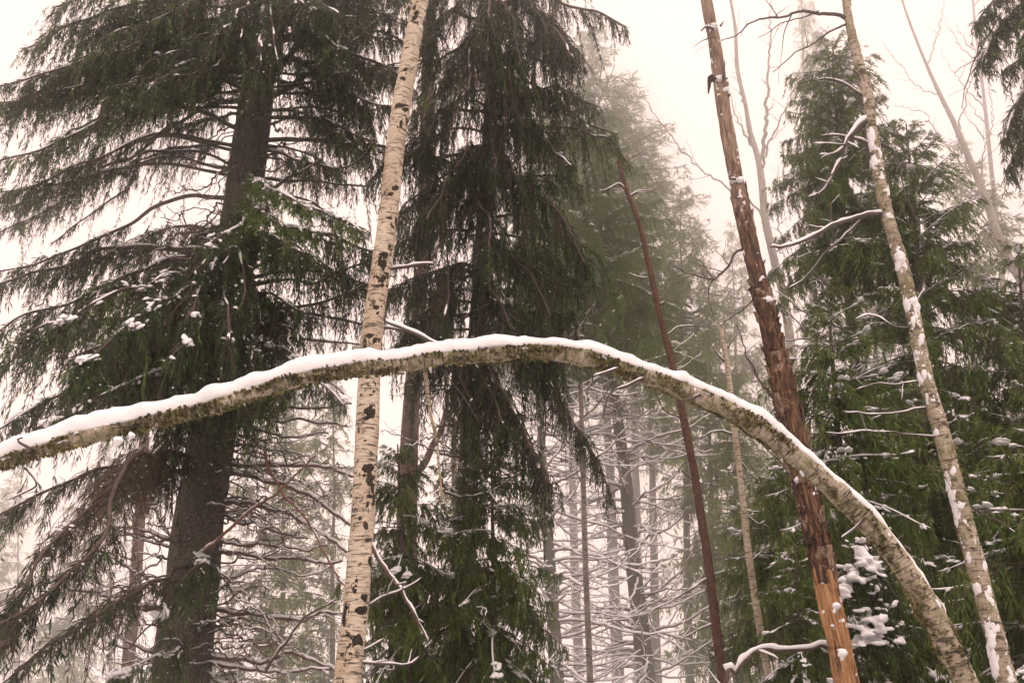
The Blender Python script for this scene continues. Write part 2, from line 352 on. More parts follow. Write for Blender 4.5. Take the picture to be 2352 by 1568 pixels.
# ------------------------------------------------------------------ growing things
def trace(pts, Y, step):
    """pts: (x, y, width[, dY]) in picture pixels at Y metres -> smooth world curve and radii, run straight down to the ground"""
    p = [(*px(q[0], q[1], Y + (q[3] if len(q) > 3 else 0)), q[2]) for q in pts]
    a = []
    for q in p:
        d = view_depth(np.array(q[:3])); a.append((*q[:3], q[3] * 0.5 * d / FOC))
    return a
def to_ground(a, ground=-0.25):
    """a runs top -> bottom; carry it on down into the ground"""
    p, q = np.array(a[-2]), np.array(a[-1]); dz = q[2] - p[2]
    if q[2] > ground and dz < 0:
        k = (ground - q[2]) / dz; d = (q - p) * k; n = q + d; n[3] = min(q[3] * 1.25, q[3] + 0.08); a = list(a) + [tuple(n)]
    return a
def bough(rng, C, r0, r1, f0=0.2, sec=0.45, gap=0.05, droop=1.0, spread=0.6, l3=0.10, w3=0.013, gap3=0.024, tint=0.5, dead=0.12, snow=0.4, sides=5, tip=0.35, wood_snow=0.5, blob=1.0, flat=True, crumbs=.45):
    """a spruce bough along curve C: limb, hanging side shoots with needle twigs; returns (branch geometry, snow geometry)"""
    g, sn = Geo(), Geo(); C = np.asarray(C); n = len(C)
    s = np.r_[0, np.cumsum(np.linalg.norm(np.diff(C, axis=0), axis=1))]; L = s[-1]
    R = r0 + (r1 - r0) * (s / L) ** 0.8
    tube(g, C, R, sides, 0)
    K = max(4, int(2 * L * (1 - f0) / gap)); u = np.sort(rng.random(K)) ; t = f0 + (1 - f0) * u
    def at(q): return np.stack([np.interp(q * L, s, C[:, j]) for j in range(3)], -1)
    base = at(t); T = nrm(at(np.clip(t + .03, 0, 1)) - at(np.clip(t - .03, 0, 1)))
    S = np.cross(T, [0, 0, 1.0]); S = nrm(np.where(np.linalg.norm(S, axis=1, keepdims=True) < .15, np.array([[1.0, 0, 0]]), S)) * np.where(rng.random(K) < .5, -1, 1)[:, None]
    prof = (0.45 + 0.55 * np.minimum(1, u * 3.5)) * (1 - (1 - tip) * u ** 2.2)
    clump = 0.75 + 0.5 * (vnoise(np.stack([t * L * 2.2, 0 * t + rng.random() * 99, 0 * t], -1), 5) * .5 + .5)
    ln = sec * prof * clump * rng.uniform(0.4, 1.1, K) * np.exp(rng.normal(0, .28, K)) * np.where(rng.random(K) < .1, 1.5, 1)
    d0 = nrm(T * rng.uniform(.15, .95, (K, 1)) + S * spread * rng.uniform(.4, 1.3, (K, 1)) + np.array([0, 0, 1.0]) * rng.uniform(-.6, .3, (K, 1)) + rng.normal(0, .28, (K, 3)))
    M = 6; q = np.linspace(0, 1, M)[None, :, None]
    wob = np.cumsum(rng.normal(0, .035, (K, M, 3)), 1) * q; dk = (droop * rng.uniform(.55, 1.3, K))[:, None, None]
    P = base[:, None] + ln[:, None, None] * (d0[:, None] * q * (1 - .3 * min(droop, 1.6) * q) + np.array([0, 0, -1.0]) * dk * .8 * q ** 1.7 + wob)
    # side-shoot wood
    D = nrm(P[:, -1] - P[:, 0]); A = nrm(np.cross(D, [0.31, 0.87, 0.39])); B = np.cross(D, A)
    rr = np.linspace(0.0032, 0.0011, M)[None, :, None]
    V = np.stack([P - A[:, None] * rr * 1.25, P + A[:, None] * rr * 1.25], 2)                          # K,M,2,3
    i = (np.arange(K) * M * 2)[:, None] + (np.arange(M - 1) * 2)[None]; g.add(V.reshape(-1, 3), np.stack([i, i + 1, i + 3, i + 2], -1).reshape(-1, 4), 0)
    # needle twigs
    N3 = np.maximum(2, ((3.0 if flat else 2.0) * ln / gap3 * np.where(rng.random(K) < .22, .25, rng.uniform(.5, 1.25, K))).astype(int)); idx = np.repeat(np.arange(K), N3); m = len(idx)
    z = 0.08 + 0.92 * rng.random(m); fi = z * (M - 1); i0 = np.minimum(fi.astype(int), M - 2); fr = (fi - i0)[:, None]
    p0 = P[idx, i0] * (1 - fr) + P[idx, i0 + 1] * fr; tg = nrm(P[idx, i0 + 1] - P[idx, i0])
    perp = nrm(np.cross(tg, rng.normal(0, 1, (m, 3))))
    dr = nrm(tg * rng.uniform(.35, 1.0, (m, 1)) + perp * rng.uniform(.2, 1.1, (m, 1)) + np.array([0, 0, -1.0]) * (droop * rng.uniform(0, .8, (m, 1))))
    ll = l3 * rng.uniform(.45, 1.3, m) * (1 - .35 * z); w = w3 * rng.uniform(.6, 1.2, m)
    a = nrm(np.cross(dr, rng.normal(0, 1, (m, 3)))); b = np.cross(dr, a)
    sag = np.array([0, 0, -1.0]) * (ll * .12 * droop)[:, None]
    mid = p0 + dr * (ll * .45)[:, None]; end = p0 + dr * ll[:, None] + sag
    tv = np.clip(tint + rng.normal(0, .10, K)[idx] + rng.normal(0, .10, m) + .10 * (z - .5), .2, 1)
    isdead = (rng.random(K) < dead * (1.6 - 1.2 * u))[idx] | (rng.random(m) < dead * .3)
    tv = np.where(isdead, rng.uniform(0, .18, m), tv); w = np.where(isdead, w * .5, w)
    for e in ((a,) if flat else (a, b)):
        V = np.stack([p0, mid + e * w[:, None], end, mid - e * w[:, None]], 1)
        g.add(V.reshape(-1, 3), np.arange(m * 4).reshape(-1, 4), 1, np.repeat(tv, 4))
    nc = int(K * crumbs)
    if nc:                                                                  # crumbs of snow caught among the twigs
        j = rng.integers(0, m, nc); v0, f0 = TETRA; r_ = rng.uniform(.005, .013, nc); c_ = mid[j] + [0, 0, .004]
        V = c_[:, None] + v0[None] * r_[:, None, None] * rng.uniform(.6, 1.5, (nc, 1, 3)); sn.add(V.reshape(-1, 3), (f0[None] + (np.arange(nc) * len(v0))[:, None, None]).reshape(-1, 3))
    if snow > .22:                                                         # a few pads where snow has gathered
        for _ in range(int(1 + L * 1.4)):
            k0 = int(rng.integers(0, K)); kk = np.clip(k0 + rng.integers(-4, 5, 7), 0, K - 1); c = P[kk, 1] * .6 + base[kk] * .4 + rng.normal(0, .020, (7, 3)) * [1, 1, .4] + [0, 0, .003]
            blobs(sn, c, T[kk] + rng.normal(0, .3, (7, 3)) * [1, 1, .2], np.stack([rng.uniform(.02, .055, 7), rng.uniform(.018, .040, 7), rng.uniform(.010, .022, 7)], -1) * blob, int(rng.integers(1, 999)), 1, .5)
    # snow
    if wood_snow > 0: snow_strip(sn, C, R, rng, 1.0, wood_snow, extra=0.006)
    if snow > 0:
        k = np.nonzero((rng.random(K) < snow * .45) & (clump > .85))[0]
        if len(k):
            c = P[k, 1] + np.array([0, 0, .012]) + nrm(d0[k]) * rng.uniform(-.02, .05, (len(k), 1))
            sz = np.stack([rng.uniform(.018, .055, len(k)), rng.uniform(.012, .026, len(k)), rng.uniform(.010, .022, len(k))], -1) * blob
            blobs(sn, c, d0[k] + T[k] * .5 + rng.normal(0, .4, (len(k), 3)) * [1, 1, .2], sz * .8, int(rng.integers(1, 999)), 1, .8)
    return g, sn
def bare(rng, C, r0, r1, subs=3, sides=5, sub_len=0.35, depth=1, snow=0.7, thick=1.0, mats=0, wig=0.02, g=None, sn=None, up_bias=0.0, start=0.25):
    """a leafless branch with side twigs and snow along its upper side"""
    g = g or Geo(); sn = sn or Geo(); C = np.array(C, float)
    s = np.r_[0, np.cumsum(np.linalg.norm(np.diff(C, axis=0), axis=1))]; L = s[-1]
    ph = rng.random(3) * 50
    C = C + np.stack([vnoise(np.stack([s * 5 + ph[j], s * 0, s * 0 + j], -1), 11 + j) for j in range(3)], -1) * wig * np.minimum(1, s / .15)[:, None]
    C = C + np.stack([vnoise(np.stack([s * 19 + ph[j], s * 0, s * 0 + j], -1), 31 + j) for j in range(3)], -1) * wig * .28 * np.minimum(1, s / .1)[:, None]
    R = r0 + (r1 - r0) * (s / L) ** .9
    tube(g, C, R, sides, 0)
    if snow > 0: snow_strip(sn, C, R, rng, thick, snow)
    if depth > 0:
        for k in range(subs):
            t = start + (1 - start) * (k + rng.random()) / subs; i = min(len(C) - 2, int(t * (len(C) - 1))); T = nrm(C[i + 1] - C[i])
            o = nrm(np.cross(T, rng.normal(0, 1, 3))); d = nrm(T * rng.uniform(.4, 1.1) + o * rng.uniform(.5, 1) + np.array([0, 0, up_bias * rng.random()]))
            l = sub_len * rng.uniform(.4, 1.2) * (1 - .5 * t); m = max(5, int(l / .04)); q = np.linspace(0, 1, m)[:, None]
            bend = nrm(rng.normal(0, 1, 3)) * .18 * l
            D = C[i] + d * l * q + bend * q ** 2
            bare(rng, D, max(R[i] * .55, .0016), .0012, 3, max(3, sides - 1), sub_len * .55, depth - 1, snow * .7, thick, mats, wig * .6, g, sn, up_bias)
    return g, sn

# ------------------------------------------------------------------ ground and haze
def build_ground():
    n = 90; x = np.linspace(-1, 1, n); x = np.sign(x) * np.abs(x) ** 2 * 75
    X, Yg = np.meshgrid(x, x + 20); P = np.stack([X, Yg, X * 0], -1).reshape(-1, 3)
    d = np.hypot(P[:, 0], P[:, 1])
    P[:, 2] = fnoise(P * .12, 3) * .25 + fnoise(P * .9, 9) * .05 + np.clip(d - 25, 0, 200) * -.004
    i = np.arange(n - 1)[:, None] * n + np.arange(n - 1)[None]; f = np.stack([i, i + 1, i + n + 1, i + n], -1).reshape(-1, 4)
    g = Geo(); g.add(P, f); o = link('ground', g.mesh('ground', [SNOW])); o['kind'] = 'structure'
build_ground()
def build_haze():
    m = bpy.data.materials.new('haze'); m.use_nodes = True; nt = m.node_tree; nt.nodes.clear()
    out = nt.nodes.new('ShaderNodeOutputMaterial'); v = nt.nodes.new('ShaderNodeVolumePrincipled')
    v.inputs['Color'].default_value = (0.97, 0.965, 0.97, 1); v.inputs['Density'].default_value = FOG_DENSITY; v.inputs['Anisotropy'].default_value = 0.965
    nt.links.new(v.outputs[0], out.inputs['Volume'])
    lo, hi = np.array([-80, -60, -4.0]), np.array([80, 100, 50.0])
    c = np.array([(x, y, z) for z in (lo[2], hi[2]) for y in (lo[1], hi[1]) for x in (lo[0], hi[0])])
    f = np.array([(0, 2, 3, 1), (4, 5, 7, 6), (0, 1, 5, 4), (2, 6, 7, 3), (0, 4, 6, 2), (1, 3, 7, 5)])
    g = Geo(); g.add(c, f); o = link('haze', g.mesh('haze', [m], smooth=False)); o['kind'] = 'stuff'
    o['label'] = 'pale winter haze filling the air between the trees'
build_haze()

# ------------------------------------------------------------------ the bent birch arching across the picture
def bark_disp(amp, k=(14, 14, 9), seed=1, octs=3):
    return lambda bark, s: amp * fnoise(bark * np.array(k), seed, octs)
def bent_birch():
    rng = np.random.default_rng(5)
    T = [(-330, 1240, 34, -1.5), (-150, 1115, 35, -1.32), (0, 1060, 33, -1.2), (160, 1016, 33, -1.05), (320, 976, 33, -.95), (480, 932, 33, -.85), (600, 894, 32, -.75), (700, 864, 34, -.7), (800, 846, 33, -.62), (900, 836, 33, -.56), (1010, 820, 34, -.5), (1120, 813, 35, -.45),
         (1240, 808, 36, -.4), (1340, 822, 37, -.33), (1440, 850, 36, -.27), (1540, 882, 37, -.2), (1640, 924, 39, -.12), (1740, 980, 41, -.05), (1830, 1046, 43, 0), (1920, 1124, 44, .03), (2000, 1204, 48, .05), (2070, 1292, 49, .06), (2130, 1385, 50, .06), (2185, 1490, 51, .05), (2228, 1580, 53, .05)]
    a = to_ground(trace(T, 3.9, .02)); Cr, s = smooth_curve(a, .018); C, R = Cr[:, :3], Cr[:, 3]
    root = thing('bent_birch_tree', 'bent mossy birch arching across the picture under a thick ridge of snow', 'tree', C[-1] * [1, 1, 0])
    C = C[::-1]; R = R[::-1]; g = Geo()
    ph = s * 2.3; kink = np.stack([vnoise(np.stack([ph, ph * 0 + j, ph * 0], -1), 71 + j) for j in range(3)], -1) + .45 * np.stack([vnoise(np.stack([ph * 2.7, ph * 0 + j, ph * 0], -1), 81 + j) for j in range(3)], -1); C = C + kink * .007
    for kn in (.22, .31, .40, .47, .53, .60, .66, .74, .83, .9): R = R * (1 + .16 * np.exp(-((s / s[-1] - kn) / .006) ** 2))
    tube(g, C, R, 28, 0, disp=bark_disp(.011, (24, 24, 17), 4, 4))
    part('trunk', g, [BIRCHM], root)
    # snow ridge
    sn = Geo(); Tn = nrm(np.gradient(C, axis=0)); up = np.array([0, 0, 1.0]) - Tn * Tn[:, 2:3]; flat = np.linalg.norm(up, axis=1); up = nrm(up); side = np.cross(Tn, up)
    q = np.stack([s * 3.2, s * 0, s * 0], -1); n1 = fnoise(q, 21, 3); n2 = fnoise(q * 5, 23, 2)
    fl = np.clip((flat - .52) / .42, 0, 1)
    tt = np.linspace(0, 1, len(s))
    leftmore = np.interp(tt, [0, .45, .62, .8, 1], [1, 1, 1.12, 1.7, 1.75])
    h = R * (.40 + .98 * fl * leftmore) * (1 + .30 * n1 + .18 * n2); h *= np.clip((flat - .20) / .14, 0, 1)
    w = R * (.50 + .52 * fl) * (1 + .10 * n2)
    K = 18; th = np.linspace(0, 2 * math.pi, K, endpoint=False)
    cy = np.sign(np.cos(th)) * np.abs(np.cos(th)) ** .8; sz = np.sin(th)
    lift = R * (.80 - .10 * fl)
    drop = (0.28 + .10 * fl)                                               # the ridge overhangs the sides a little
    v = np.zeros((len(C), K, 3))
    for j in range(K):
        z = h * sz[j] if sz[j] > 0 else -R * drop * (-sz[j]) * (1 if abs(cy[j]) > .3 else .2)
        ww = w * cy[j]
        v[:, j] = C + up * (lift + z)[:, None] + side * ww[:, None]
    d = fnoise(v * 30, 31, 3) * .007 + fnoise(v * 9, 33, 2) * .010
    v += nrm(v - (C + up * lift[:, None])[:, None]) * (d * np.clip(h / .012, 0, 1)[:, None])[..., None]
    f = ring_faces(len(C), K).reshape(-1, K, 4)[(h[:-1] > .003)].reshape(-1, 4)
    sn.add(v.reshape(-1, 3), f)
    # crumbs that slid down the flank
    k = rng.choice(np.nonzero(h > .01)[0], 70); c = C[k] + side[k] * (R[k] * rng.choice([-1, 1], 70) * .9)[:, None] + up[k] * (R[k] * rng.uniform(-.1, .55, 70))[:, None]
    blobs(sn, c, Tn[k], np.stack([rng.uniform(.006, .03, 70), rng.uniform(.004, .010, 70), rng.uniform(.004, .012, 70)], -1), 7)
    c = px([268, 300, 985, 1840], [1015, 1000, 838, 1085], np.array([2.85, 2.88, 3.4, 3.9])); blobs(sn, c, Tn[[900, 880, 600, 200]] if len(Tn) > 900 else Tn[:4], np.array([[.022, .016, .018], [.015, .012, .012], [.03, .015, .012], [.02, .012, .012]]), 9, 2, .8)
    part('snow', sn, [SNOW], root)
    # lichen tufts and moss cushions on flanks and underside
    mo = Geo(); N = 22000; ki = rng.integers(0, len(C), N); an = rng.uniform(-2.9, 2.9, N)
    u = np.stack([C[ki, 0] * 7, an * 1.3, C[ki, 2] * 7], -1); keep = (fnoise(u, 41, 3) > rng.uniform(-.25, .35, N)) & ~((np.abs(an) < 1.05) & (h[ki] > .01))
    keep &= rng.random(N) < np.interp(ki / len(C), [0, .18, .3, .45, 1], [.12, .45, .9, 1, .9])
    ki, an = ki[keep], an[keep]; N = len(ki)
    nr = up[ki] * np.cos(an)[:, None] + side[ki] * np.sin(an)[:, None]; p = C[ki] + nr * (R[ki] * .97)[:, None]
    val = np.clip(.45 + .5 * fnoise(p * 9, 43, 2) + rng.normal(0, .14, N), 0, 1)
    for e in range(4):                                                     # each tuft: five small curled lobes
        d1 = nrm(nr + rng.normal(0, .75, (N, 3))); l = rng.uniform(.006, .020, N); sd = nrm(np.cross(d1, rng.normal(0, 1, (N, 3)))); w_ = l * rng.uniform(.25, .5, N)
        V = np.stack([p - sd * (w_ * .4)[:, None], p + d1 * (l * .6)[:, None] - sd * w_[:, None], p + d1 * l[:, None] + nr * .002, p + d1 * (l * .6)[:, None] + sd * w_[:, None]], 1)
        mo.add(V.reshape(-1, 3), np.arange(N * 4).reshape(-1, 4), 0, np.repeat(np.clip(val + rng.normal(0, .1, N), 0, 1), 4))
    part('lichen', mo, [MOSS], root, smooth=False, kind='stuff')
    # twigs and stubs, each a part
    def twig(pts, Y, r0, r1, mat, subs=0, snow=.5, sub_len=.2, thick=1.0):
        Cc, _ = smooth_curve(px([q[0] for q in pts], [q[1] for q in pts], np.array([Y + (q[2] if len(q) > 2 else 0) for q in pts])), .015)
        gg, ss = bare(rng, Cc, r0, r1, subs, 7, sub_len, 1 if subs else 0, snow, thick, wig=.006)
        o = part('branch', gg, [mat], root)
        if ss.n: part('snow', ss, [SNOW], root, o)
    twig([(978, 820), (975, 850), (985, 940), (1000, 1010), (1008, 1080), (1016, 1150)], 3.42, .0105, .004, BIRCHM, 2, 0)
    twig([(1012, 798), (980, 780), (945, 762), (888, 742, .1)], 3.38, .0085, .007, BTWIG, 0, .95, thick=1.2)
    twig([(1002, 830), (1040, 880), (1100, 960)], 3.44, .004, .0015, BTWIG, 2, 0)
    twig([(1420, 846), (1390, 856), (1362, 864)], 3.5, .007, .004, BTWIG, 0, .3)
    twig([(1478, 868), (1440, 885), (1400, 902, -.05), (1385, 960, -.05)], 3.52, .006, .003, BTWIG, 1, .5)
    twig([(1610, 905), (1585, 915), (1560, 920)], 3.6, .007, .004, BTWIG, 0, .3)
    twig([(70, 1030), (40, 1012), (52, 1004)], 2.7, .006, .003, BTWIG, 0, 0)
    twig([(60, 1075), (80, 1100), (78, 1118), (20, 1145)], 2.72, .005, .002, BTWIG, 0, .6)
    twig([(1985, 1190), (1960, 1215), (1935, 1235)], 3.9, .008, .004, BTWIG, 0, .6)
    twig([(2090, 1262), (2060, 1240), (2075, 1225)], 3.95, .007, .003, BTWIG, 0, .6)
bent_birch()

# ------------------------------------------------------------------ upright trunks
def upright(name, label, T, Y, mat, step=.03, sides=22, amp=.006, k=(14, 14, 9), seed=1, group=None, tint=None, cat='tree'):
    a = to_ground(trace(T, Y, step)); Cr, s = smooth_curve(a, step); Cr = Cr[::-1]
    root = thing(name, label, cat, Cr[0, :3] * [1, 1, 0], group)
    g = Geo(); tn = None
    if tint is not None: tn = np.interp(Cr[:, 2], tint[0], tint[1])
    tube(g, Cr[:, :3], Cr[:, 3], sides, 0, tn, bark_disp(amp, k, seed))
    part('trunk', g, [mat], root)
    return root, Cr
def limb(root, rng, pts, Y, w0, w1, mat, subs=4, sub_len=.35, depth=1, snow=.7, thick=1.0, wig=.02, up_bias=0.0, name='branch', step=.03, start=.25, sides=6):
    P_ = px([q[0] for q in pts], [q[1] for q in pts], np.array([Y + (q[2] if len(q) > 2 else 0) for q in pts]))
    C, _ = smooth_curve(P_, step); d = view_depth(P_[0])
    g, sn = bare(rng, C, w0 * .5 * d / FOC, w1 * .5 * d / FOC, subs, sides, sub_len, depth, snow, thick, wig=wig, up_bias=up_bias, start=start)
    o = part(name, g, [mat], root)
    if sn.n: part('snow', sn, [SNOW], root, o)
    return o

def white_birch():
    rng = np.random.default_rng(11); Y = 5.4
    T = [(985, -140, 34), (972, -40, 36), (958, 40, 38), (942, 130, 40), (924, 230, 42), (908, 340, 43), (897, 450, 44), (884, 560, 46), (872, 640, 46), (858, 740, 48), (850, 840, 50), (845, 940, 52), (841, 1040, 53), (836, 1140, 54), (830, 1240, 56), (822, 1340, 58), (812, 1440, 60), (802, 1520, 62), (797, 1580, 63)]
    root, Cr = upright('birch_tree', 'white birch with peeling black-scarred bark standing upright behind the arching trunk', T, Y, BIRCH, .02, 26, .006, (16, 16, 9), 3)
    # collars, scars and curls of torn bark
    for sd, spots in enumerate(([(918, 242, 26, 13), (930, 252, 16, 10)], [(905, 430, 16, 22), (898, 445, 14, 10)], [(938, 160, 22, 9), (925, 180, 14, 8)], [(880, 583, 20, 9)], [(868, 655, 22, 7), (880, 640, 14, 10)], [(848, 945, 16, 16), (838, 960, 22, 10)], [(846, 1075, 26, 24), (850, 1105, 14, 26)], [(840, 1205, 14, 24), (826, 1190, 10, 12)], [(826, 1400, 30, 26), (835, 1370, 14, 30)], [(820, 1470, 22, 30)], [(850, 1290, 9, 40), (843, 1240, 14, 10)], [(936, 110, 16, 6), (950, 95, 10, 6)], [(890, 500, 20, 5)], [(862, 705, 18, 8), (848, 770, 20, 8)], [(860, 810, 18, 6), (836, 1010, 16, 6)], [(848, 1140, 16, 7)])):
        patches(root, Cr[(Cr[:, 2] > 1.2)], [(q[0], q[1], q[2] * .55, q[3] * .42) for q in spots], .006, [SCAR], 'bark_scar', sd + 3, 40, .34, .014, 30)
    def curl(x, y, dx, dy, w, Yc=Y - .1):
        a = px(x, y, Yc); b = px(x + dx, y + dy, Yc - .05); q = np.linspace(0, 1, 7)[:, None]; C = a + (b - a) * q + np.array([0, -.02, 0]) * np.sin(q * 3); d = nrm(np.cross(b - a, [0, 1.0, .3])) * w; g = Geo()
        prof = (np.sin(np.linspace(.5, 3.0, 7)))[:, None]
        V = np.stack([C - d * prof, C + d * prof, C + d * prof + [0, .004, 0], C - d * prof + [0, .004, 0]], 1); g.add(V.reshape(-1, 3), ring_faces(7, 4)); part('bark_curl', g, [BIRCH], root)
    curl(935, 165, 32, -22, .012); curl(928, 172, 12, 20, .01); curl(880, 440, 30, -28, .012); curl(940, 8, -30, 60, .006); curl(945, 20, 22, -18, .005)
    limb(root, rng, [(950, 98), (980, 90), (1000, 80)], Y, 5, 3, BTWIG, 2, .1, 1, .2, wig=.008)
    limb(root, rng, [(898, 618), (930, 612), (960, 606), (998, 608)], Y, 8, 7, BTWIG, 0, .1, 0, .98, 1.3, wig=.008)
    limb(root, rng, [(870, 600), (890, 630), (905, 640)], Y, 6, 3, BTWIG, 0, .1, 0, .5)
    limb(root, rng, [(845, 1240), (880, 1300), (930, 1370), (985, 1470)], Y, 11, 5, DEADTWIG, 3, .3, 1, .9, 1.1)
    limb(root, rng, [(825, 1520), (880, 1525), (940, 1520), (965, 1500)], Y, 7, 4, BTWIG, 2, .2, 1, .9)
    limb(root, rng, [(825, 1497), (850, 1485), (885, 1470)], Y, 5, 3, BTWIG, 1, .2, 1, .9)
    limb(root, rng, [(845, 1390), (880, 1370), (940, 1350), (970, 1330)], Y, 6, 3, BTWIG, 2, .2, 1, .9)
SCAR = mat_conifer_bark('birch_scar', (0.010, 0.008, 0.007), (0.045, 0.033, 0.026), (0.16, 0.115, 0.08), 1.6)
white_birch()

def dead_snag():
    rng = np.random.default_rng(17); Y = 5.2
    T = [(1600, -130, 18), (1612, -50, 22), (1626, 20, 25), (1640, 90, 27), (1650, 160, 28), (1660, 240, 30), (1676, 330, 33), (1690, 410, 35), (1706, 490, 37), (1724, 570, 38), (1744, 650, 39), (1764, 740, 43), (1786, 830, 47), (1808, 930, 54), (1830, 1030, 56), (1850, 1120, 52), (1870, 1210, 50), (1890, 1300, 52), (1908, 1390, 53), (1928, 1480, 55), (1946, 1570, 57)]
    root, Cr = upright('dead_tree', 'dead leaning trunk with flaking red-brown bark and bare orange wood near its foot', T, Y, SNAG, .014, 38, .013, (26, 26, 5), 6, tint=([0, 1.5, 2.0, 2.2, 2.5, 2.9, 3.2, 3.6, 4.2, 4.5, 5.2, 6.0, 9], [.0, .0, .06, .30, .42, .46, .34, .46, .52, .70, .85, .95, .9]))
    z2i = lambda y: int(np.argmin(np.abs(np.array([784 - FOC * ((c[2] - 1.6) * math.cos(PITCH) - c[1] * math.sin(PITCH)) / view_depth(c[:3]) for c in Cr]) - y)))
    # loose plates of bark, each one its own piece
    for n in range(120):
        y = rng.uniform(640, 1330) if n < 112 else rng.uniform(180, 640); i = z2i(y); c = Cr[i]; th = rng.uniform(-2.3, 2.3) - math.pi / 2
        l = rng.uniform(.05, .20); wd = rng.uniform(.25, .7); r = c[3]; T_ = nrm(Cr[min(i + 4, len(Cr) - 1), :3] - Cr[i, :3]); X = nrm(np.cross([0, 1.0, 0], T_)); Yv = np.cross(T_, X)
        g = Geo(); m, k = 7, 5; q = np.linspace(-1, 1, m); e = np.linspace(-1, 1, k); V = []
        lift = rng.uniform(.001, .010); curlv = rng.uniform(0, .024)
        for layer in (1, 0):
            for a in q:
                wa = wd * (1 - .55 * abs(a) ** 1.5) * (1 + .25 * rng.normal())
                for b_ in e:
                    t_ = th + b_ * wa; rr = r * 1.01 + lift + curlv * max(0, a) ** 2 - (.006 if layer == 0 else 0) + rng.normal(0, .0012)
                    V.append(c[:3] + T_ * (a * l * .5 + rng.normal(0, .004)) + (X * math.cos(t_) + Yv * math.sin(t_)) * rr)
        V = np.array(V); idx = np.arange(m * k).reshape(m, k)
        fq = np.stack([idx[:-1, :-1], idx[:-1, 1:], idx[1:, 1:], idx[1:, :-1]], -1).reshape(-1, 4); F = [fq, fq[:, ::-1] + m * k]
        rim = np.r_[idx[0, :], idx[1:, -1], idx[-1, -2::-1], idx[-2:0:-1, 0]]; F.append(np.stack([rim, rim + m * k, np.roll(rim, -1) + m * k, np.roll(rim, -1)], -1))
        bk = np.stack([V[:, 0] * 1.0, V[:, 1], V[:, 2]], -1); g.add(V, np.vstack(F), 0, rng.choice([.45, .5, .55, .95, 1.0]), bk); part('bark_plate', g, [SNAG], root)
    # broken branch stubs and splinters
    for pts, w0, w1, sn in (([(1640, 68), (1622, 62), (1610, 72)], 7, 3, .8), ([(1655, 60), (1662, 50)], 6, 2, 0), ([(1640, 184), (1632, 178), (1628, 215)], 16, 3, .0), ([(1660, 182), (1672, 180)], 9, 3, .0), ([(1662, 178), (1664, 140)], 8, 2, 0), ([(1632, 52), (1622, 95)], 4, 1.5, .2), ([(1690, 412), (1676, 410)], 7, 4, .9),
                            ([(1640, 85), (1610, 95), (1590, 110)], 3.5, 1, .2), ([(1850, 1250), (1870, 1235)], 20, 12, .2)):
        limb(root, rng, pts, Y - .08, w0, w1, BTWIG if w0 < 15 else SCAR, 0, .1, 0, sn, 1.0, .004, name='branch_stub', step=.012)
    # snow caught on ledges
    L = [(1652, 180, 20, 8), (1690, 412, 12, 6), (1700, 413, 8, 8), (1752, 640, 9, 8), (1762, 688, 14, 11), (1735, 518, 6, 5), (1922, 1390, 9, 10), (1938, 1500, 12, 10), (1870, 1372, 6, 5), (1830, 1100, 7, 6), (1668, 205, 9, 6), (1640, 60, 12, 6)]
    for i, q in enumerate(L): patches(root, Cr[(np.abs(proj(Cr[:, :3])[1] - q[1]) < 70)], [(q[0], q[1], q[2] * .8, q[3] * .8)], .018, [SNOW], 'snow_patch', 160 + i, 40, .28, .008, 36)
    # two thin crooked dead branches of the trunk
    limb(root, rng, [(1715, 572), (1690, 578), (1670, 600), (1655, 625), (1640, 640), (1590, 620), (1545, 612), (1530, 625)], Y, 7, 2, BTWIG, 7, .28, 2, .1, 1, .03)
    limb(root, rng, [(1740, 655), (1725, 690), (1700, 720), (1672, 738), (1650, 755)], Y, 5, 2, BTWIG, 4, .22, 1, .1, 1, .03)
    limb(root, rng, [(1640, 640), (1628, 660), (1625, 690), (1640, 720)], Y, 3, 1.2, BTWIG, 2, .15, 1, .0, 1, .02)
    limb(root, rng, [(1820, 1100), (1790, 1060), (1760, 1030), (1735, 1000)], Y - .1, 5, 2, BTWIG, 1, .2, 1, .3, 1, .015)
    limb(root, rng, [(1786, 925), (1760, 880), (1738, 845), (1712, 812), (1700, 780), (1690, 745)], Y, 7, 2, BTWIG, 5, .2, 1, .1, 1, .025)
dead_snag()

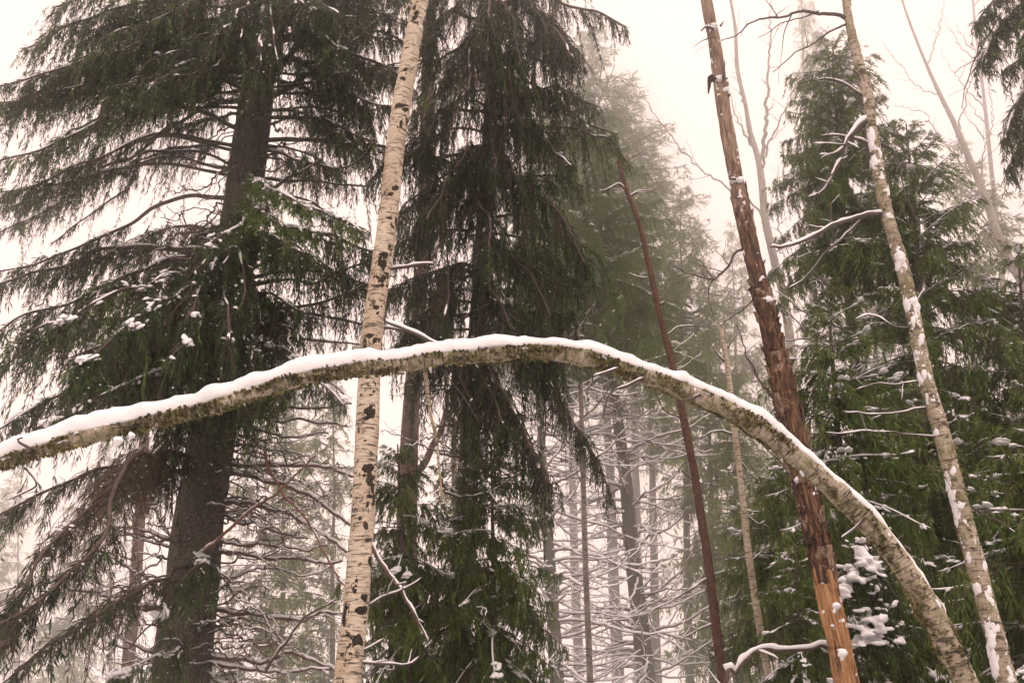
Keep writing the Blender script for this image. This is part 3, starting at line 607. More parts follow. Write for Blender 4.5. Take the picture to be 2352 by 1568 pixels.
def mossy_birch():
    rng = np.random.default_rng(23); Y = 4.9
    T = [(1925, -140, 13), (1932, -70, 15), (1942, 0, 17), (1952, 60, 19), (1966, 120, 22), (1982, 180, 24), (1994, 230, 25), (2000, 290, 26), (2010, 350, 26), (2022, 420, 27), (2035, 480, 28), (2048, 530, 28), (2066, 590, 29), (2082, 650, 29), (2098, 720, 30), (2110, 790, 31), (2128, 870, 32), (2150, 950, 34), (2175, 1040, 36), (2195, 1120, 37), (2216, 1200, 39), (2240, 1290, 40), (2264, 1380, 41), (2288, 1470, 43), (2312, 1570, 45)]
    root, Cr = upright('mossy_birch_tree', 'lichen-blotched birch with snow patches leaning in along the right side', T, Y, BIRCHM, .018, 24, .009, (20, 20, 13), 8)
    mo = Geo(); N = 3800; ki = rng.integers(0, len(Cr), N); an = rng.uniform(0, 2 * math.pi, N); p0 = Cr[ki, :3]
    T_ = nrm(np.gradient(Cr[:, :3], axis=0))[ki]; X = nrm(np.cross([0, 1.0, 0], T_)); Z = np.cross(T_, X); nr = X * np.cos(an)[:, None] + Z * np.sin(an)[:, None]
    keep = fnoise(p0 * 6 + nr * .9, 3, 3) > rng.uniform(0, .35, N); ki, nr, p0 = ki[keep], nr[keep], p0[keep]; p = p0 + nr * (Cr[ki, 3] * .97)[:, None]; N = len(p); val = np.clip(.4 + .5 * fnoise(p * 8, 5, 2) + rng.normal(0, .12, N), 0, .9)
    for e in range(4):
        d1 = nrm(nr + rng.normal(0, .7, (N, 3))); l = rng.uniform(.005, .016, N); sd = nrm(np.cross(d1, rng.normal(0, 1, (N, 3)))); w_ = l * .45
        V = np.stack([p, p + d1 * (l * .6)[:, None] - sd * w_[:, None], p + d1 * l[:, None], p + d1 * (l * .6)[:, None] + sd * w_[:, None]], 1); mo.add(V.reshape(-1, 3), np.arange(N * 4).reshape(-1, 4), 0, np.repeat(val, 4))
    part('lichen', mo, [MOSS], root, smooth=False, kind='stuff')
    for i, q in enumerate([(2000, 318, 12, 28), (1990, 330, 10, 14), (2006, 375, 12, 20), (2040, 440, 16, 12), (2032, 352, 14, 7), (2068, 590, 16, 18), (2062, 615, 8, 14), (2080, 700, 16, 16), (2110, 705, 16, 12), (2095, 690, 20, 9), (2116, 780, 10, 26), (2098, 745, 6, 20), (2110, 872, 12, 18), (2122, 860, 8, 14), (2190, 1080, 12, 16), (2184, 1135, 14, 20), (2178, 1118, 8, 22), (2206, 1160, 16, 14), (2198, 1200, 8, 18), (2246, 1350, 14, 20), (2262, 1300, 8, 14), (2276, 1470, 10, 24), (2282, 1535, 18, 40), (2270, 1500, 8, 30), (2226, 1280, 8, 16), (2152, 995, 9, 13)]): patches(root, Cr[(np.abs(proj(Cr[:, :3])[1] - q[1]) < 90)], [(q[0], q[1], q[2] * .72, q[3] * .8)], .008, [SNOW], 'snow_patch', 60 + i, 40, .30, .008, 34)
    B = lambda pts, w0, w1, n, sl, dep=1, snw=.7, th=1.2, wg=.02: limb(root, rng, pts, Y, w0, w1, BTWIG, n, sl, dep, snw, th, wg, .3)
    B([(1945, 45), (1920, 32), (1880, 26), (1820, 30, -.1), (1760, 44, -.2), (1720, 65, -.2), (1690, 88, -.25), (1655, 92, -.3)], 9, 2, 7, .45, 1, .2)
    B([(1950, 55), (1900, 75), (1860, 105), (1820, 130), (1770, 165, .1)], 6, 2, 4, .3, 1, .2)
    B([(1880, 26), (1855, 40), (1800, 55), (1740, 80)], 4, 1.5, 2, .3, 1, .2)
    B([(1994, 232), (1970, 210), (1935, 190), (1900, 180), (1865, 182), (1828, 190)], 8, 2, 5, .3, 1, .6)
    B([(2008, 262), (1988, 280), (1970, 300), (1945, 330), (1930, 365), (1910, 400), (1890, 430), (1850, 450)], 12, 3, 5, .3, 1, .95, 1.6)
    B([(2000, 280), (1975, 300), (1955, 320), (1930, 340), (1890, 360)], 10, 3, 3, .25, 1, .95, 1.6)
    B([(2005, 340), (1980, 325), (1950, 312), (1915, 304), (1885, 306)], 9, 3, 2, .2, 1, .8, 1.2)
    B([(1985, 300), (1990, 350), (1995, 370), (2012, 390)], 7, 4, 1, .2, 1, .9, 1.4)
    B([(1910, 400), (1885, 440), (1865, 480), (1840, 520)], 4, 2, 2, .2, 1, .2)
    B([(2040, 495), (2010, 492), (1960, 500), (1910, 518, -.05), (1860, 545, -.1), (1810, 565, -.15), (1772, 570, -.2)], 12, 5, 3, .25, 1, .95, 1.2, .012)
    B([(1985, 495), (1940, 540), (1900, 580), (1850, 640, .1), (1810, 665, .2)], 6, 3, 2, .3, 1, .4)
    B([(2020, 330), (2045, 340), (2060, 370), (2070, 430), (2090, 475), (2120, 520)], 5, 2, 3, .2, 1, .4)
    B([(2098, 700), (2112, 680), (2125, 655)], 7, 4, 0, .1, 0, .8)
    B([(2108, 752), (2050, 750), (2000, 730), (1960, 740)], 5, 2, 2, .15, 1, .6)
    B([(2108, 875), (2060, 880), (2010, 880), (1960, 890)], 4, 1.5, 4, .25, 1, .7, 1.0)
    B([(2130, 935), (2080, 942), (2030, 945), (1985, 950), (1940, 952)], 5, 2, 4, .25, 1, .75, 1.0)
    B([(2165, 1000), (2110, 1000), (2050, 992), (1990, 990), (1940, 1000), (1900, 998)], 4.5, 1.5, 4, .25, 1, .5, 1.0)
    B([(2200, 1175), (2230, 1160), (2280, 1180), (2330, 1220)], 6, 2, 2, .25, 1, .5)
    B([(2040, 400), (2030, 450), (2022, 485)], 6, 3, 0, .2, 0, .3)
mossy_birch()

def thin_pine():
    rng = np.random.default_rng(29); Y = 8.2
    T = [(1420, 370, 8), (1440, 440, 10), (1464, 500, 11), (1482, 570, 12), (1502, 660, 14), (1522, 750, 14), (1545, 840, 16), (1562, 920, 17), (1578, 1000, 18), (1594, 1080, 18), (1608, 1170, 19), (1622, 1260, 20), (1634, 1350, 21), (1646, 1450, 22), (1660, 1570, 23)]
    root, Cr = upright('pine_tree', 'slender pine with a smooth red-brown trunk crossing behind the arch', T, Y, PINE, .04, 16, .004, (16, 16, 5), 4)
    for pts, w0, sn in (([(1440, 440), (1420, 425), (1390, 440), (1370, 436)], 6, .6), ([(1446, 452), (1470, 440), (1500, 438)], 6, .6), ([(1510, 700), (1530, 690)], 4, .5), ([(1556, 830), (1540, 800), (1535, 780)], 4, .2), ([(1500, 640), (1450, 632)], 3, .6), ([(1570, 960), (1530, 940), (1505, 900)], 4, .3), ([(1430, 400), (1440, 370), (1470, 350)], 5, .3), ([(1530, 770), (1560, 750), (1600, 745)], 3, .6),
                       ([(1630, 1325), (1590, 1345), (1530, 1385), (1500, 1400)], 5, .8), ([(1645, 1430), (1600, 1450), (1560, 1475)], 5, .8), ([(1600, 1110), (1560, 1080)], 3, .4)):
        limb(root, rng, pts, Y, w0, 2, DEADTWIG, 2, .3, 1, sn)
thin_pine()

def thin_birches():
    rng = np.random.default_rng(31)
    root, Cr = upright('thin_birch_tree', 'thin pale birch pole between the red pine and the dead trunk', [(1655, 745, 9), (1664, 800, 11), (1672, 850, 12), (1682, 930, 13), (1690, 1010, 14), (1700, 1090, 14), (1708, 1160, 15), (1716, 1240, 16), (1728, 1330, 16), (1742, 1420, 17), (1756, 1500, 18), (1770, 1580, 18)], 9.0, BIRCH, .04, 14, .004, (16, 16, 9), 12)
    for pts in ([(1664, 830), (1650, 815), (1630, 790)], [(1672, 800), (1690, 770)], [(1700, 1060), (1720, 1080), (1745, 1100)], [(1712, 1180), (1740, 1200), (1760, 1190)], [(1725, 1290), (1745, 1270), (1750, 1260)], [(1690, 1000), (1650, 990), (1600, 1010)]):
        limb(root, rng, pts, 9.0, 5, 2, BTWIG, 2, .25, 1, .7)
    root, Cr = upright('thin_birch_tree', 'thin grey pole of a tree between the two grey spruce trunks', [(1326, 720, 7), (1330, 800, 8), (1334, 900, 10), (1337, 1000, 11), (1340, 1100, 12), (1342, 1200, 13), (1345, 1300, 13), (1349, 1400, 14), (1353, 1500, 15), (1356, 1580, 15)], 10.5, BIRCHF, .05, 12, .004, (16, 16, 9), 14)
    for pts in ([(1334, 880), (1310, 840), (1300, 800)], [(1336, 960), (1370, 930), (1400, 890), (1410, 860)], [(1330, 800), (1350, 760), (1380, 700)], [(1340, 1110), (1320, 1080)]):
        limb(root, rng, pts, 10.5, 4, 1.5, BTWIG, 3, .4, 1, .3)
    # hazy birch behind the dead trunk, forking
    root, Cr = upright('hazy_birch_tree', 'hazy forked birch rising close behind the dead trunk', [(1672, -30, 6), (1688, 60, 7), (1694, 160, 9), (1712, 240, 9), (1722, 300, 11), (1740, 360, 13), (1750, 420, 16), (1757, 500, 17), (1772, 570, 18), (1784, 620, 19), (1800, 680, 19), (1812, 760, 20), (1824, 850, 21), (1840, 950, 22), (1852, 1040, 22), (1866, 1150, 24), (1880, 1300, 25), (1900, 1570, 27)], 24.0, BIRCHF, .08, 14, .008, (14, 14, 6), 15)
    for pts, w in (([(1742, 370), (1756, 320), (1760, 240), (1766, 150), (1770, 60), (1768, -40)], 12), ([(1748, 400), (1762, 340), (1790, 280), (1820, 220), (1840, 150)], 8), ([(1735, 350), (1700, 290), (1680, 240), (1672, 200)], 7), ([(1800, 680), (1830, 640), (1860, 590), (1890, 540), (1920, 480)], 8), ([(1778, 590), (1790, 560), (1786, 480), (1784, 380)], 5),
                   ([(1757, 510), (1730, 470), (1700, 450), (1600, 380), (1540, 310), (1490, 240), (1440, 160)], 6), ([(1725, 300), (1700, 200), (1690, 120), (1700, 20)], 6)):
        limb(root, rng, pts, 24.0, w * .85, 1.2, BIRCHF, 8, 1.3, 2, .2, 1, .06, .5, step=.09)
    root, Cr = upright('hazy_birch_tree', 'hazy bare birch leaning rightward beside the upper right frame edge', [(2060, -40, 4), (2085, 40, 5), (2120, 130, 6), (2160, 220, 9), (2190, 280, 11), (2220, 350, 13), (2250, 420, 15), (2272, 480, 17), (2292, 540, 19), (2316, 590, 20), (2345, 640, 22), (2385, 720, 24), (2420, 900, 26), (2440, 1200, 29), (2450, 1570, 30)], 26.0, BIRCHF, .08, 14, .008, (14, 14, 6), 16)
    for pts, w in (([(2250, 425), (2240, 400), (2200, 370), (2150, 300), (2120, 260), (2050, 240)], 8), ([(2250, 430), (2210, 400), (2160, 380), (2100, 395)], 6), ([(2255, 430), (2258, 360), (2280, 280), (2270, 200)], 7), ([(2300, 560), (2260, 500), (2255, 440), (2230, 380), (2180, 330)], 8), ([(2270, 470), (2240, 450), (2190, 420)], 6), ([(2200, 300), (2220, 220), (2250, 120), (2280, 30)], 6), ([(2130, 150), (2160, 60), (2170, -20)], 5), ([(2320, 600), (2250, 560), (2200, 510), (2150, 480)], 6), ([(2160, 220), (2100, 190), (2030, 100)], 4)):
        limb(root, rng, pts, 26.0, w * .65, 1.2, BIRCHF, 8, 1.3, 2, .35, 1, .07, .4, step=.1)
    root, Cr = upright('hazy_birch_tree', 'very faint bare birch lost in haze near the top right corner', [(2230, -60, 4), (2238, 40, 5), (2250, 140, 6), (2264, 260, 8), (2276, 380, 9), (2300, 620, 12), (2330, 1000, 16), (2350, 1570, 19)], 34.0, BIRCHF, .1, 10, .01, (9, 9, 4), 17)
    for n in range(10):
        y = rng.uniform(-20, 420); x = np.interp(y, [0, 400], [2234, 2278]); d = rng.choice([-1, 1]); l = rng.uniform(40, 120)
        limb(root, rng, [(x, y), (x + d * l * .5, y - l * .5), (x + d * l, y - l * 1.3)], 34.0, 3.4, .8, BIRCHF, 5, 1.2, 1, 0, 1, .08, .4, step=.15)
thin_birches()

# ------------------------------------------------------------------ the spruces
def spruce_root(name, label, T, Y, mat, seed, step=.05, sides=20, amp=.010):
    return upright(name, label, T, Y, mat, step, sides, amp, (10, 10, 6), seed)
def traced_bough(root, rng, pts, Y, w0, w1, step=.06, wig=.03, **kw):
    P_ = px([q[0] for q in pts], [q[1] for q in pts], np.array([Y + (q[2] if len(q) > 2 else 0) for q in pts])); C, s = smooth_curve(P_, step); d = view_depth(P_[0])
    C = C + np.stack([vnoise(np.stack([s * 3 + rng.random() * 90, s * 0, s * 0 + j], -1), 51 + j) for j in range(3)], -1) * wig * np.minimum(1, s / .3)[:, None]
    g, sn = bough(rng, C, w0 * .5 * d / FOC, w1 * .5 * d / FOC, **kw); o = part('branch', g, [TWIG, NEEDLE], root)
    if sn.n: part('snow', sn, [SNOW], root, o)
    return o

def left_spruce():
    rng = np.random.default_rng(101); Y = 7.6
    T = [(636, -240, 52), (626, -120, 58), (614, 0, 64), (602, 110, 68), (592, 200, 72), (578, 310, 78), (562, 420, 82), (550, 520, 86), (536, 620, 90), (524, 720, 93), (512, 810, 96), (500, 900, 99), (488, 990, 103), (474, 1080, 106), (460, 1170, 110), (450, 1260, 114), (440, 1350, 119), (428, 1440, 126), (418, 1520, 132), (412, 1580, 136)]
    root, Cr = spruce_root('spruce_tree', 'largest dark spruce with a stout bare lower trunk at the left', T, Y, SPRUCE, 5, .03, 30, .012)
    def F(pts, w0=11, w1=3, **kw):
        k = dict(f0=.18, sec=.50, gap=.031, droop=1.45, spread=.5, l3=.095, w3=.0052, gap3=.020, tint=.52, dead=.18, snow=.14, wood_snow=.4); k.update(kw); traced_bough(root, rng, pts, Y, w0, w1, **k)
    # left side, top to bottom
    F([(604, -60), (500, -80, -.3), (380, -60, -.6), (240, -20, -.9), (120, 20, -1.1)], 13, sec=.6)
    F([(606, 0), (500, -20, -.2), (400, -5, -.4), (280, 20, -.6), (170, 60, -.8), (60, 110, -1)], 13, sec=.6, tint=.6)
    F([(600, 60), (520, 40, .1), (430, 50, .2), (330, 75, .3), (210, 90, .4)], 12, sec=.6, tint=.55)
    F([(596, 100), (560, 60, -.6), (540, 40, -1.2), (520, 60, -1.7)], 12, sec=.6, tint=.45)
    F([(592, 140), (500, 120), (430, 115, -.1), (330, 120, -.2), (240, 130, -.3), (140, 160, -.5), (60, 200, -.6)], 11, sec=.5)
    F([(566, 215), (520, 185), (480, 165), (410, 132, -.2), (300, 128, -.4), (200, 150, -.6), (110, 200, -.8), (30, 240, -.9)], 12, sec=.55, tint=.6, f0=.3)
    F([(570, 170), (500, 150, -.5), (420, 160, -1), (340, 210, -1.5)], 10, sec=.55, tint=.5)
    F([(553, 302), (510, 275), (480, 258), (420, 243, -.2), (330, 245, -.5), (260, 262, -.7), (180, 300, -.9), (60, 350, -1.2), (-30, 380, -1.4)], 12, sec=.5, f0=.35, tint=.6)
    F([(553, 232), (479, 243, .2), (393, 293, .3), (314, 357, .4), (229, 390, .5), (143, 465, .6), (0, 532, .7)], 10, sec=.26, f0=.5, dead=.45)
    F([(540, 386), (465, 350), (375, 347, -.1), (314, 365, -.2), (286, 429, -.3), (229, 468, -.3), (171, 515, -.4), (121, 560, -.5)], 8, 2, sec=.10, f0=.2, dead=.8, snow=0)
    F([(536, 332), (447, 340, .3), (380, 342, .6), (300, 372, .9)], 9, 3, sec=.45, f0=.15, dead=.45, snow=.0)
    F([(553, 262), (500, 262, .4), (440, 285, .6), (400, 288, .9), (330, 320, 1.2)], 9, 3, sec=.3, dead=.4, snow=.05)
    F([(515, 454), (429, 457), (357, 475, -.2), (286, 518, -.4), (214, 554, -.6), (100, 600, -.8), (0, 622, -1)], 12, sec=.34, f0=.45, tint=.5)
    F([(530, 560), (454, 575), (357, 570, -.2), (250, 574, -.5), (197, 590, -.6), (143, 612, -.8), (71, 636, -1), (-20, 665, -1.2)], 15, 4, sec=.45, f0=.3, tint=.45, dead=.3)
    F([(532, 590), (454, 592, -.2), (350, 610, -.5), (280, 640, -.8), (170, 690, -1.1), (60, 720, -1.4), (-40, 780, -1.6)], 11, 4, sec=.45, f0=.2, tint=.55)
    F([(528, 640), (450, 630, -.5), (370, 640, -1), (290, 665, -1.4), (200, 705, -1.8), (110, 745, -2.1), (30, 800, -2.3)], 12, sec=.5, tint=.58, snow=.32, gap3=.020)
    F([(520, 680), (460, 660, -.8), (410, 670, -1.3), (340, 720, -1.8), (250, 790, -2.2), (170, 850, -2.5)], 12, sec=.5, tint=.55, snow=.34, gap3=.020)
    F([(516, 720), (430, 705, -.2), (330, 720, -.5), (220, 745, -.8), (100, 790, -1.1), (0, 850, -1.3)], 12, sec=.5, tint=.52, snow=.4)
    F([(510, 750), (480, 720, -1), (450, 760, -1.7), (400, 830, -2.2)], 12, sec=.5, tint=.45, snow=.35, gap3=.020)
    F([(506, 800), (400, 790, -.3), (290, 820, -.7), (190, 870, -1), (80, 940, -1.3), (-20, 990, -1.5)], 12, sec=.5, tint=.48, snow=.3)
    F([(500, 830), (430, 820, -.8), (350, 850, -1.3), (260, 890, -1.7), (170, 930, -2), (70, 980, -2.2)], 10, sec=.45, tint=.5, dead=.3, snow=.3)
    F([(498, 600), (515, 640, -1.0), (520, 700, -1.6), (515, 780, -2)], 12, sec=.55, tint=.42, snow=.3, gap3=.020)
    F([(520, 560), (500, 600, -.9), (470, 650, -1.5), (430, 720, -1.9)], 12, sec=.55, tint=.46, snow=.4, gap3=.020)
    F([(500, 880), (440, 900, -.6), (380, 930, -1), (300, 960, -1.3)], 9, sec=.4, tint=.4, dead=.3)
    F([(490, 940), (440, 930, -.8), (400, 980, -1.2), (350, 1040, -1.5)], 9, sec=.45, tint=.42, dead=.3)
    for n in range(130):                                                     # fine dead twigs crossing the trunk and the gaps
        y0 = rng.uniform(180, 1000) if n < 62 else rng.uniform(1000, 1560); x0 = np.interp(y0, [0, 420, 900, 1560], [614, 562, 500, 415]); d = rng.choice([-1, 1]) if n < 62 else rng.choice([-1, 1, 1]); l = rng.uniform(60, 230) if n < 62 else rng.uniform(120, 330)
        limb(root, rng, [(x0, y0, -.15), (x0 + d * l * .3, y0 + rng.uniform(-25, 15), rng.uniform(-.5, .1)), (x0 + d * l * .65, y0 + rng.uniform(-40, 60), rng.uniform(-.9, .3)), (x0 + d * l, y0 + rng.uniform(-50, 120), rng.uniform(-1.2, .4))], Y, rng.uniform(3, 6), 1.5, TWIG if n % 3 else DEADTWIG, 6, .32, 2 if n % 2 else 1, .35, 1, .05, -.3)
    for n in range(46):
        y0 = rng.uniform(-60, 200) if n < 28 else rng.uniform(520, 900); x0 = np.interp(y0, [0, 420, 900], [614, 562, 500]); d = -1 if n % 20 < 13 else 1; l = rng.uniform(160, 420) * (1 if d < 0 else .6); dz = rng.uniform(-1.6, 1.4); dr = rng.uniform(20, 90)
        F([(x0, y0), (x0 + d * l * .35, y0 - rng.uniform(0, 30), dz * .4), (x0 + d * l * .7, y0 + dr * .4, dz * .8), (x0 + d * l, y0 + dr, dz)], 9, 3, sec=rng.uniform(.35, .6), f0=rng.uniform(.15, .35), tint=rng.uniform(.42, .62), dead=rng.uniform(.1, .4), snow=.12)
    for n in range(12):                                                     # long boughs to the left edge
        y0 = rng.uniform(60, 430); x0 = np.interp(y0, [0, 420], [590, 540]); l = rng.uniform(380, 620); dz = rng.uniform(-1.5, 1.2); dr = rng.uniform(20, 130)
        F([(x0, y0), (x0 - l * .35, y0 - rng.uniform(-15, 40), dz * .4), (x0 - l * .7, y0 + dr * .4, dz * .8), (x0 - l, y0 + dr, dz)], 9, 3, sec=rng.uniform(.3, .55), f0=rng.uniform(.4, .6), tint=rng.uniform(.42, .62), dead=rng.uniform(.2, .45), snow=.08, gap=.036)
    for n in range(22):                                                     # boughs hanging towards the camera, over the trunk
        y0 = rng.uniform(-80, 90) if n < 7 else rng.uniform(540, 860); x0 = np.interp(y0, [0, 420, 900], [614, 562, 500]); sx = rng.uniform(-110, 70); dr = rng.uniform(40, 150)
        F([(x0, y0), (x0 + sx * .3, y0 - 25, -.6), (x0 + sx * .7, y0 + dr * .35, -1.15), (x0 + sx, y0 + dr, -1.6)], 8, 3, sec=rng.uniform(.35, .6), f0=.15, tint=rng.uniform(.30, .5), dead=rng.uniform(.1, .35), snow=.2 if n > 7 else .05, droop=1.7, gap=.034, gap3=.020)
    for n in range(24):                                                     # right side, towards the upright birch
        y0 = rng.uniform(-70, 400); x0 = np.interp(y0, [0, 420], [614, 562]); l = rng.uniform(180, 350); dz = rng.uniform(-.8, 1.2); dr = rng.uniform(-20, 90)
        F([(x0, y0), (x0 + l * .35, y0 - rng.uniform(-10, 30), dz * .4), (x0 + l * .7, y0 + dr * .4, dz * .8), (x0 + l, y0 + dr, dz)], 8, 3, sec=rng.uniform(.3, .6), f0=rng.uniform(.2, .45), tint=rng.uniform(.36, .56), dead=rng.uniform(.15, .45), snow=.06, gap=.036)
    # low drooping bough at the lower left, coming forward
    F([(455, 1060), (400, 1040, -.8), (330, 1045, -1.6), (290, 1075, -2.1), (262, 1150, -2.4), (250, 1200, -2.5), (200, 1280, -2.7), (130, 1350, -2.9), (60, 1400, -3), (0, 1430, -3.1)], 14, 4, sec=.40, f0=.12, gap=.026, droop=1.1, spread=.9, tint=.36, dead=.95, snow=.02, wood_snow=0)
    F([(450, 1080), (380, 1080, -.9), (300, 1100, -1.7), (220, 1150, -2.2), (140, 1230, -2.5), (70, 1330, -2.7), (20, 1420, -2.8), (-20, 1500, -2.9)], 11, 4, sec=.36, f0=.15, gap=.028, droop=1.1, spread=.9, tint=.42, dead=.85, snow=.02, wood_snow=0)
    F([(452, 1100), (350, 1060, -.6), (250, 1070, -1.1), (160, 1100, -1.4), (60, 1150, -1.6), (-20, 1200, -1.8)], 11, 4, sec=.34, f0=.15, gap=.03, droop=1.1, spread=.9, tint=.5, dead=.7, snow=.02, wood_snow=0)
    F([(445, 1300), (360, 1330, -1.2), (280, 1380, -2), (180, 1440, -2.5), (90, 1500, -2.8), (0, 1570, -3)], 9, 3, sec=.36, f0=.3, gap=.032, droop=1.1, spread=.9, tint=.45, dead=.7, snow=.02, wood_snow=0)
    # small foliage hanging in front of the foot of the trunk
    F([(450, 1270), (470, 1290, -.7), (440, 1310, -1), (400, 1350, -1.2), (370, 1420, -1.3)], 7, 3, sec=.30, f0=.2, gap=.035, tint=.5, dead=.2, snow=.3)
    F([(440, 1480), (380, 1490, -.8), (320, 1520, -1.3), (260, 1560, -1.6)], 7, 3, sec=.28, f0=.2, gap=.035, tint=.6, dead=.1, snow=.4)
    # right side
    F([(612, 20), (660, -20), (760, -40, .2), (900, -10, .5), (1000, 40, .8)], 13, sec=.5, tint=.42)
    F([(625, 222), (679, 193), (750, 140, -.1), (822, 86, -.2), (880, 40, -.3)], 13, 6, sec=.12, f0=.3, dead=.7, snow=0, wood_snow=.6)
    F([(625, 160), (643, 150), (680, 100, -.2), (715, 54, -.3), (750, 0, -.4), (790, -60, -.5)], 13, 7, sec=.12, f0=.3, dead=.7, snow=0, wood_snow=.3)
    F([(604, 214), (661, 136, -.4), (700, 70, -.6), (729, 11, -.7), (745, -50, -.8)], 12, 6, sec=.12, f0=.3, dead=.7, snow=0, wood_snow=.2)
    F([(625, 110), (654, 86), (740, 40, .3), (840, 0, .6)], 11, 5, sec=.2, f0=.3, dead=.6, snow=0)
    F([(620, 60), (700, 55, .2), (780, 62, .4), (880, 75, .6), (980, 120, .8)], 11, 5, sec=.35, f0=.3, dead=.3, snow=.0)
    F([(630, 30), (690, 70, -.2), (760, 105, -.4), (840, 140, -.5), (905, 165, -.6), (960, 215, -.7)], 11, 5, sec=.35, f0=.35, dead=.3, snow=0)
    F([(628, 120), (700, 150, .2), (760, 190, .3), (820, 240, .4), (860, 310, .5)], 9, 4, sec=.45, f0=.3, dead=.25, snow=.0)
    F([(618, 180), (690, 200, .3), (760, 225, .6), (850, 250, .9)], 9, 4, sec=.4, f0=.25, dead=.25, snow=0)
    F([(622, 270), (680, 268), (740, 275, -.2), (800, 300, -.4), (860, 330, -.6)], 9, 4, sec=.5, f0=.3, tint=.5, dead=.1, snow=.05)
    F([(612, 322), (715, 325, .2), (800, 330, .3), (900, 340, .5), (1010, 365, .7), (1100, 400, .9)], 12, 5, sec=.4, f0=.45, dead=.2, snow=.05)
    F([(615, 346), (680, 365, -.2), (760, 380, -.3), (800, 376, -.4), (860, 340, -.5)], 8, 3, sec=.1, f0=.3, dead=.8, snow=0, wood_snow=.5)
    F([(606, 410), (690, 415, .2), (760, 422, .3), (850, 430, .4)], 8, 4, sec=.2, f0=.4, dead=.7, snow=0)
    F([(612, 445), (660, 412, -.3), (700, 390, -.5), (740, 370, -.7)], 8, 4, sec=.1, f0=.3, dead=.8, snow=0, wood_snow=.6)
    F([(610, 440), (700, 460, .2), (780, 500, .4), (850, 540, .6)], 7, 3, sec=.2, f0=.4, dead=.7, snow=0)
    F([(580, 420), (610, 425, -1.2), (680, 460, -1.6), (750, 490, -1.9), (830, 530, -2.1)], 12, 4, sec=.32, f0=.15, tint=.72, snow=.55, gap=.03, dead=.02, spread=.8, droop=.9)
    F([(570, 450), (590, 470, -1.1), (640, 510, -1.5), (720, 540, -1.8)], 10, 4, sec=.3, f0=.15, tint=.68, snow=.5, gap=.03, dead=.04, spread=.8, droop=.9)
    F([(565, 500), (560, 510, -1), (530, 530, -1.4), (470, 560, -1.7)], 10, 4, sec=.3, f0=.15, tint=.6, snow=.4, gap=.03, dead=.1, spread=.8, droop=.9)
    F([(557, 575), (607, 550), (661, 538, -.2), (750, 536, -.4), (800, 550, -.5), (850, 580, -.6)], 12, 6, sec=.55, f0=.5, tint=.42, dead=.1, snow=.2)
    F([(565, 640), (650, 628), (715, 625, .1), (800, 632, .1), (870, 660, .2)], 9, 5, sec=.5, f0=.55, tint=.35, dead=.1)
    F([(560, 660), (650, 646), (730, 650, -.1), (790, 620, -.2), (850, 590, -.3)], 9, 5, sec=.5, f0=.55, tint=.35, dead=.1)
    F([(586, 615), (660, 560, .4), (720, 600, .4), (770, 620, .4)], 8, 4, sec=.15, f0=.4, dead=.6)
    F([(565, 722), (640, 712), (715, 705, -.2), (786, 680, -.3), (840, 650, -.4)], 10, 4, sec=.2, f0=.35, dead=.5, snow=0)
    F([(562, 735), (679, 722, .1), (760, 735, .1), (836, 747, .2), (940, 760, .3)], 10, 5, sec=.18, f0=.4, dead=.6, snow=0)
    F([(560, 765), (640, 768), (750, 785, .1), (836, 797, .2)], 8, 4, sec=.12, f0=.4, dead=.7, snow=0, wood_snow=.5)
    F([(560, 700), (620, 740, -.5), (680, 760, -.8), (690, 790, -.9)], 8, 4, sec=.3, f0=.3, dead=.5, snow=.05)
    F([(550, 800), (600, 790, -.5), (650, 800, -.8), (690, 830, -1)], 8, 3, sec=.28, f0=.3, dead=.25, tint=.5, snow=.3)
    F([(540, 905), (620, 890, -.5), (700, 880, -.8), (760, 890, -1), (800, 930, -1.1)], 7, 3, sec=.2, f0=.3, dead=.4, snow=.1, wood_snow=.5)
    for n in range(22):
        y0 = rng.uniform(960, 1560); x0 = np.interp(y0, [900, 1560], [500, 415]) + rng.uniform(-42, 42)
        limb(root, rng, [(x0, y0, -.18), (x0 + rng.uniform(-14, 14), y0 - rng.uniform(2, 10), -.24)], Y, rng.uniform(4, 7), 2.5, TWIG, 0, .1, 0, .6, 1.4, .004, name='branch_stub', step=.012)
